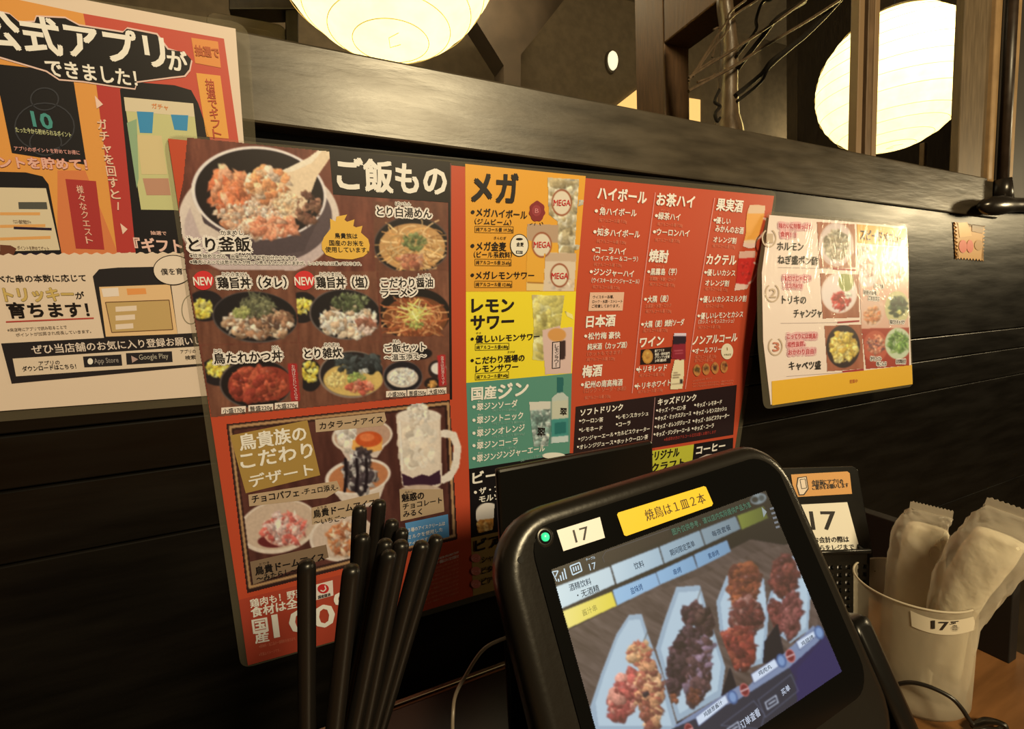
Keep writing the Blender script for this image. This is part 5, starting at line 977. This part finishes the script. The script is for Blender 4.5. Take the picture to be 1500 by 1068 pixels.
# ---------- bill board and basket
BK0 = yhit(1240, 831, .258); BP = Pl(BK0, (.43, .90, 0)); BBP = BP.p(1243, 770, -.019)
BB = Pl(BBP, (.43 * math.cos(math.radians(17)), .90 * math.cos(math.radians(17)), -math.sin(math.radians(17)))); t = thing('bill_board', BB.p(1215, 900), 'black upright board with an orange sticker and a 17 card, leaning in the basket', 'sign')
MB().prism([BB.p(*q) for q in ((1128, 690), (1134, 686), (1250, 683), (1257, 688), (1284, 838), (1160, 838))], -BB.n * .004).build('board', blk, t, bevel=.0008)
s = Sheet(BB, t, tr=(1040, 540, 3.261))
MB().prism([BB.p(1040 + x / 3.261, 540 + y / 3.261, .0002) for x, y in ((386, 506), (655, 491), (666, 500), (677, 598), (402, 614))], BB.n * .0005).build('orange_sticker', ink((222, 150, 68)), t)
MB().prism([BB.p(1040 + x / 3.261, 540 + y / 3.261, .0002) for x, y in ((422, 650), (654, 638), (714, 862), (480, 872))], BB.n * .0005).build('number_card', ink((246, 220, 164)), t, label='cream card printed 17')
s.T('会計前にアプリの', 484, 546, 632, 538, 26, BK, .04, lay=5); s.T('ご提示をお願いします', 486, 568, 658, 556, 22, BK, .04, lay=5)
s.poly([(418, 520), (462, 514), (472, 575), (450, 605), (425, 606), (412, 560)], BK, 4); s.poly([(423, 524), (458, 518), (467, 572), (447, 600), (429, 601), (417, 560)], (240, 204, 150), 4.5); s.line([(430, 530), (455, 527), (462, 570), (438, 574), (430, 530)], 3, BK, 5)
s.T('17', 478, 722, 600, 722, 92, BK, .02, lay=5, latin=True); s.T('お会計の際は', 492, 818, 660, 814, 28, BK, .04, lay=5); s.T('こちらをレジまで', 470, 858, 684, 850, 26, BK, .04, lay=5)
s.done()
t = thing('basket', (BK0[0], BK0[1] + .04, TABLE_Z), 'black plastic basket with square holes behind the tablet and cup', 'basket')
bu = lambda x, y: float(np.dot(BP.p(x, y) - BK0, BP.u)); dx = bu(1242.5, 831) - bu(1230, 831); dz = BP.p(1240, 831)[2] - BP.p(1240, 842.4)[2]; hole = .55 * dx; holz = .55 * dz
zt = BP.p(1250, 808)[2]; zr = BK0[2]; u0 = bu(1230, 831) - dx * 6.5; nxh = 10; u1 = u0 + dx * nxh; zb = TABLE_Z + .001
def bbox(mb, ua, ub, da, db, za, zc):
    b = BP.n * -1; q = [BK0 + BP.u * u + b * d for u, d in ((ua, da), (ub, da), (ub, db), (ua, db))]
    return mb.prism([(p[0], p[1], za) for p in q], (0, 0, zc - za))
mb = MB(); rows = [z for z in (zr - dz * k for k in range(8)) if z - holz > zb + .004]; zc = zt
for z in rows: bbox(mb, u0, u1, 0, .0025, z + holz / 2, zc); zc = z - holz / 2
bbox(mb, u0, u1, 0, .0025, zb, zc)
for k in range(nxh + 1):
    xc = u0 + dx * k; bbox(mb, max(u0, xc - (dx - hole) / 2), min(u1, xc + (dx - hole) / 2), .0001, .0024, zb, zt)
mb.build('pierced_front', blk, t)
mb = MB(); bbox(mb, u0, u1, .036, .0385, zb, zt); bbox(mb, u0, u0 + .0025, 0, .036, zb, zt); bbox(mb, u1 - .0025, u1, 0, .036, zb, zt); bbox(mb, u0, u1, 0, .036, zb, zb + .003); mb.build('basket_body', blk, t)
MB().tube([BK0 * [1, 1, 0] + BP.u * u + np.array([0, 0, zt]) for u in (u0, u1)], .0022, 8).build('rim', blk, t, smooth=True)
mb = MB(); bbox(mb, u0 + .01, u1 - .006, .0032, .0038, zb + .004, zt - .003); o = mb.build('paper_slip', ink((240, 216, 170))); tag(o, 'cream paper seen through the square holes of the black basket', 'paper')

# ---------- frosted cup with wrapped towels
def frosted(name, c, al, rough=.5):
    m = mat(name, c, rough, spec=.4, alpha=al, bump=.15, bscale=180); nt = m.node_tree; b = nt.nodes['Principled BSDF']
    b.inputs['Subsurface Weight'].default_value = 0.0
    tr = nt.nodes.new('ShaderNodeBsdfTranslucent'); tr.inputs[0].default_value = (*c, 1); mx = nt.nodes.new('ShaderNodeMixShader'); mx.inputs[0].default_value = .4
    tp = nt.nodes.new('ShaderNodeBsdfTransparent'); m2 = nt.nodes.new('ShaderNodeMixShader'); m2.inputs[0].default_value = al; b.inputs['Alpha'].default_value = 1
    nt.links.new(b.outputs[0], mx.inputs[1]); nt.links.new(tr.outputs[0], mx.inputs[2]); nt.links.new(tp.outputs[0], m2.inputs[1]); nt.links.new(mx.outputs[0], m2.inputs[2]); nt.links.new(m2.outputs[0], nt.nodes['Material Output'].inputs[0])
    return m
AZ = math.radians(24.85); CD = .507; CUP = np.array([CD * math.cos(AZ), CD * math.sin(AZ), TABLE_Z]); VD = np.array([math.cos(AZ), math.sin(AZ), 0.0])
Rt = CD * math.sin(math.radians(4.66)); Rb = Rt * .95; Hc = .34 - .477 * CD
def chit(x, y, off=0.0):                           # on the upright plane through the cup's axis that faces the camera
    r = ray(x, y); return CAM + r * ((CD + off) / np.dot(r, VD))
t = thing('frosted_cup', CUP, 'frosted translucent plastic cup with a 17 label holding two wrapped towels', 'cup')
prof = [(Rt - .0012, Hc - .001), (Rt, Hc), (Rt, Hc - .002)] + [(Rb + (Rt - Rb) * (z / Hc) ** .8, z) for z in np.linspace(Hc * .96, .006, 10)] + [(Rb - .004, .0005), (0.001, .0005)]
MB().lathe(CUP, prof[1:], 64).build('cup_wall', frosted('frosted_plastic', (.66, .60, .48), .44), t, smooth=True)
MB().tube([CUP + np.array([Rt * math.cos(a), Rt * math.sin(a), Hc]) for a in np.linspace(0, 2 * math.pi, 65)], .0009, 6, False).build('rim', frosted('frosted_rim', (.7, .64, .52), .9), t, smooth=True)
MB().lathe(CUP, [(Rb - .001, .004), (Rb - .004, .0025), (.001, .0028)], 48).build('cup_bottom', frosted('frosted_bottom', (.5, .42, .32), .8), t, smooth=True)
# curved label
def on_cup(x, y, off=.0006):                       # photograph point dropped on the cup wall
    r = _n(ray(x, y)); lo = None
    tt = np.linspace(.2, .8, 2400); P = CAM + np.outer(tt, r); q = P - CUP; R = np.hypot(q[:, 0], q[:, 1]); z = np.clip(q[:, 2], 0, Hc); rr = Rb + (Rt - Rb) * (z / Hc) ** .8 + off
    i = np.argmax(R < rr)
    if R[i] >= rr[i] or i == 0: return None
    g0, g1 = R[i - 1] - rr[i - 1], R[i] - rr[i]; return P[i - 1] + (P[i] - P[i - 1]) * g0 / (g0 - g1)
def cupgrid(tl, tr_, bl, br, nx=36, ny=4, off=.0006, sag=0):
    V, Fc = [], []
    for j in range(ny + 1):
        for i in range(nx + 1):
            a, b = i / nx, j / ny; x = (tl[0] * (1 - a) + tr_[0] * a) * (1 - b) + (bl[0] * (1 - a) + br[0] * a) * b; y = (tl[1] * (1 - a) + tr_[1] * a) * (1 - b) + (bl[1] * (1 - a) + br[1] * a) * b + sag * 4 * a * (1 - a)
            V.append(on_cup(x, y, off))
    ok = [v is not None for v in V]; V = [v if v is not None else CUP for v in V]
    for j in range(ny):
        for i in range(nx):
            f4 = (j * (nx + 1) + i, j * (nx + 1) + i + 1, (j + 1) * (nx + 1) + i + 1, (j + 1) * (nx + 1) + i)
            if all(ok[k] for k in f4): Fc.append(f4)
    return V, Fc
z3 = lambda x, y: (1200 + x / 3.07, 720 + y / 3.07)
V, Fc = cupgrid(z3(410, 535), z3(700, 560), z3(416, 606), z3(700, 622), sag=10)
MB().add(V, Fc).build('label_tape', mat('label_tape', (.60, .54, .43), .5), t, label='white tape label printed 17')
mb = MB()
for ch, xa, xb, y, lt in (('1', 506, 521, 598, 1), ('7', 540, 584, 604, 1), ('番', 590, 634, 604, 0)):
    v, fcs = glyphs(ch, .01); xm, xM = v[:, 0].min(), v[:, 0].max(); mid, em = (.365, .74) if lt else (.38, .9); pts = []
    for x, yy_ in v:
        q = on_cup(*z3(xa + (x - xm) / (xM - xm) * (xb - xa), y - (yy_ - mid) / em * (40 if lt else 44)), .0012); pts.append(q if q is not None else CUP)
    mb.add(pts, fcs)
mb.build('lettering', mat('label_ink', (.02, .015, .012), .6), t)
# towels: a rolled cloth inside a crimped film
film = frosted('wrapper_film', (.78, .72, .62), .42, .22); cloth = mat('towel_cloth', (.82, .76, .60), .8, bump=.6, bscale=120)
def towel(px, wpx, Y, label, seed, roll, side=0.0):
    rs = np.random.RandomState(seed); C0 = [chit(x, y, Y + dy) for x, y, dy in px]; n = len(px); tt = thing('wrapped_towel', C0[0], label, 'towel', 'wrapped towels in the frosted cup')
    k = 26; C = []; Wd = []
    for i in range(k):
        a = i / (k - 1) * (n - 1); j = min(int(a), n - 2); f_ = a - j; C.append(C0[j] * (1 - f_) + C0[j + 1] * f_); Wd.append(wpx[j] * (1 - f_) + wpx[j + 1] * f_)
    C = np.array(C); sc = np.linalg.norm(chit(px[1][0] + 1, px[1][1], Y) - chit(px[1][0], px[1][1], Y)); ax = _n(C[-1] - C[0]); view = _n(C.mean(0) - CAM); wv = _n(np.cross(ax, view)); dv = np.cross(wv, ax)
    def rings(wf, tf, lo, hi, jit):
        out = []
        for i in range(k):
            s_ = i / (k - 1)
            if s_ < lo or s_ > hi: continue
            W_ = Wd[i] * sc / 2 * wf; th = tf * min(1, .15 + 2.2 * max(0, min(s_ + .2, (1.0 - s_) * 1.0)));
            ring_ = []
            for q in np.linspace(0, 2 * math.pi, 28, endpoint=False):
                cu, su = math.cos(q), math.sin(q); e = .75; jx = jit * (math.sin(5 * q + i * .9 + seed) + .8 * math.sin(9 * q - i * 1.7) + rs.randn() * .5)
                ring_.append(C[i] + wv * (W_ * np.sign(cu) * abs(cu) ** e) + dv * (th * np.sign(su) * abs(su) ** e) + dv * jx + wv * jx * .5)
            out.append(ring_)
        return out
    MB().loft(rings(.99, .0125, 0, 1, .0012)).build('film_wrapper', film, tt, smooth=True)
    R = rings(roll, .0105, .03, .72, .0004); m0, m1 = np.mean(R[0], 0), np.mean(R[-1], 0)
    if side:
        R = [[p + wv * side for p in r] for r in R]; m0 = m0 + wv * side; m1 = m1 + wv * side
    R = [[m0 + (p - m0) * .6 for p in R[0]]] + R + [[m1 + (p - m1) * .93 + ax * .002 for p in R[-1]], [m1 + (p - m1) * .7 + ax * .003 for p in R[-1]]]
    MB().loft(R).build('rolled_cloth', cloth, tt, smooth=True)
    e0, e1 = C[-1] - wv * Wd[-1] * sc / 2, C[-1] + wv * Wd[-1] * sc / 2
    MB().prism([e0, e1, e1 + ax * .006, *[e0 + (e1 - e0) * q + ax * (.006 + (.0012 if i % 2 else 0)) for i, q in enumerate(np.linspace(.97, .03, 24))], e0 + ax * .006], dv * .0006).build('crimped_end', film, tt)
towel([(1322, 1020, 0), (1332, 900, 0), (1340, 840, 0), (1344, 790, .0), (1354, 762, 0), (1363, 752, 0)], [70, 78, 80, 74, 64, 56], 0.016, 'wrapped white towel standing upright at the left in the frosted cup', 5, .80, -.004)
towel([(1380, 1010, 0), (1396, 900, 0), (1420, 850, 0), (1450, 808, 0), (1474, 776, 0), (1490, 756, 0)], [66, 78, 100, 106, 96, 84], -.008, 'wrapped towel leaning out to the right over the cup rim', 8, .66)

# ---------- chopsticks in a holder
t = thing('chopstick_holder', (.0155, .205, TABLE_Z + .0125), 'open black box holding the chopsticks, standing on the tray', 'holder')
mb = MB(); hx0, hx1, hy0, hy1, hz = -.045, .068, .165, .25, TABLE_Z + .082; z0 = TABLE_Z + .0126
mb.box((hx0, hy0, z0), (hx1, hy0 + .003, hz)); mb.box((hx0, hy1 - .003, z0), (hx1, hy1, hz)); mb.box((hx0, hy0, z0), (hx0 + .003, hy1, hz)); mb.box((hx1 - .003, hy0, z0), (hx1, hy1, hz)); mb.build('holder_wall', blk, t)
MB().box((hx0, hy0, z0), (hx1, hy1, z0 + .003)).build('holder_bottom', blk, t)
st = mat('black_chopstick', (0.007, 0.006, 0.0055), 0.33, spec=.35, bump=.08, bscale=90)
SK = [(449, 822, 450, 24, 0.180, 'leftmost black chopstick, standing alone before the red menu footer'), (516, 829, 490, 26, 0.172, 'second black chopstick from the left, before the 100 on the menu'),
      (531.6, 783, 501, 23, 0.194, 'black chopstick just left of the pale gap, the lower of two there'), (527, 742, 513, 21, 0.202, 'tall black chopstick rising behind the lower one, left of the pale gap'),
      (556, 733, 524, 21, 0.221, 'tallest black chopstick, right of the pale gap'), (575, 762, 531, 21, 0.214, 'black chopstick just right of the tallest, at the back of the bundle'),
      (590, 775, 540, 20, 0.207, 'black chopstick at the back of the bundle, above the middle pair'), (566, 791, 508, 23, 0.187, 'left one of the middle pair of black chopsticks'),
      (589, 793, 533, 24, 0.186, 'right one of the middle pair of black chopsticks'), (571, 808, 518, 24, 0.179, 'shortest black chopstick, in front of the middle pair'),
      (619.5, 794, 546, 24, 0.193, 'second black chopstick from the right, leaning right'), (640.6, 785, 556, 22, 0.200, 'rightmost black chopstick, leaning right over the blue box print')]
for x, y, xb, wp, Y, lb in SK:
    top = yhit(x, y, Y); low = yhit(xb, 1068, Y + .006); d = _n(low - top); rad = wp / 2 / F * np.linalg.norm(top - CAM) * .93; L = (top[2] - (z0 + .004)) / -d[2]
    L = min(L, .235); prof = [(-.0004, .25), (0, .62), (.0008, .86), (.002, .97), (.004, 1), (.08, 1.0), (.14, .92), (L, .55)]
    m_ = MB().tube([top + d * a for a, _ in prof], [rad * q for _, q in prof], 12).build('chopstick', st, smooth=True); tag(m_, lb, 'chopstick', 'black chopsticks in the holder')

# ---------- cables
q3 = lambda x, y: (400 + x / 2.826, 690 + y / 2.826)
pts = [(q3(1080, 650), .262), (q3(965, 690), .262), (q3(870, 740), .258), (q3(790, 860), .25), (q3(755, 930), .243), (q3(745, 1000), .236), (q3(745, 1100), .232), (q3(770, 1230), .232)]
o = MB().tube(smooth_path([yhit(*p, Y) for p, Y in pts]), .0011, 8).build('cable', mat('grey_cable', (.16, .13, .10), .35), smooth=True); tag(o, 'thin grey cable curving down left of the tablet', 'cable')
pts = [(318, 905), (335, 880), (360, 866), (420, 860), (500, 880), (590, 925), (640, 975), (680, 1035), (705, 1052), (760, 1040), (810, 1044), (840, 1062), (830, 1090)]
P = [chit(*z3(*p), -Rt - .005) for i, p in enumerate(pts)]
P = [np.array([p[0], p[1], max(p[2], TABLE_Z + .003)]) for p in P]
mb = MB().tube(smooth_path(P), .0016, 8)
o = mb.build('cable', cbl, smooth=True); tag(o, 'black cable looping in front of the frosted cup', 'cable')
P = [zhit(*z3(x, y), TABLE_Z + .005 + .003 * (i % 2)) for i, (x, y) in enumerate([(690, 1060), (740, 1030), (790, 1034), (835, 1055), (800, 1075), (740, 1070), (700, 1085), (780, 1100), (850, 1110)])]
o = MB().tube(smooth_path(P), .0022, 8).build('cable', cbl, smooth=True); tag(o, 'black cable bunched on the table beside the cup', 'cable')
bpy.data.objects.remove(_to)
for o in list(S.objects):
    if o.type == 'EMPTY' and not o.children and o.parent is None and o.get('category') is None and o.get('kind') is None: bpy.data.objects.remove(o)
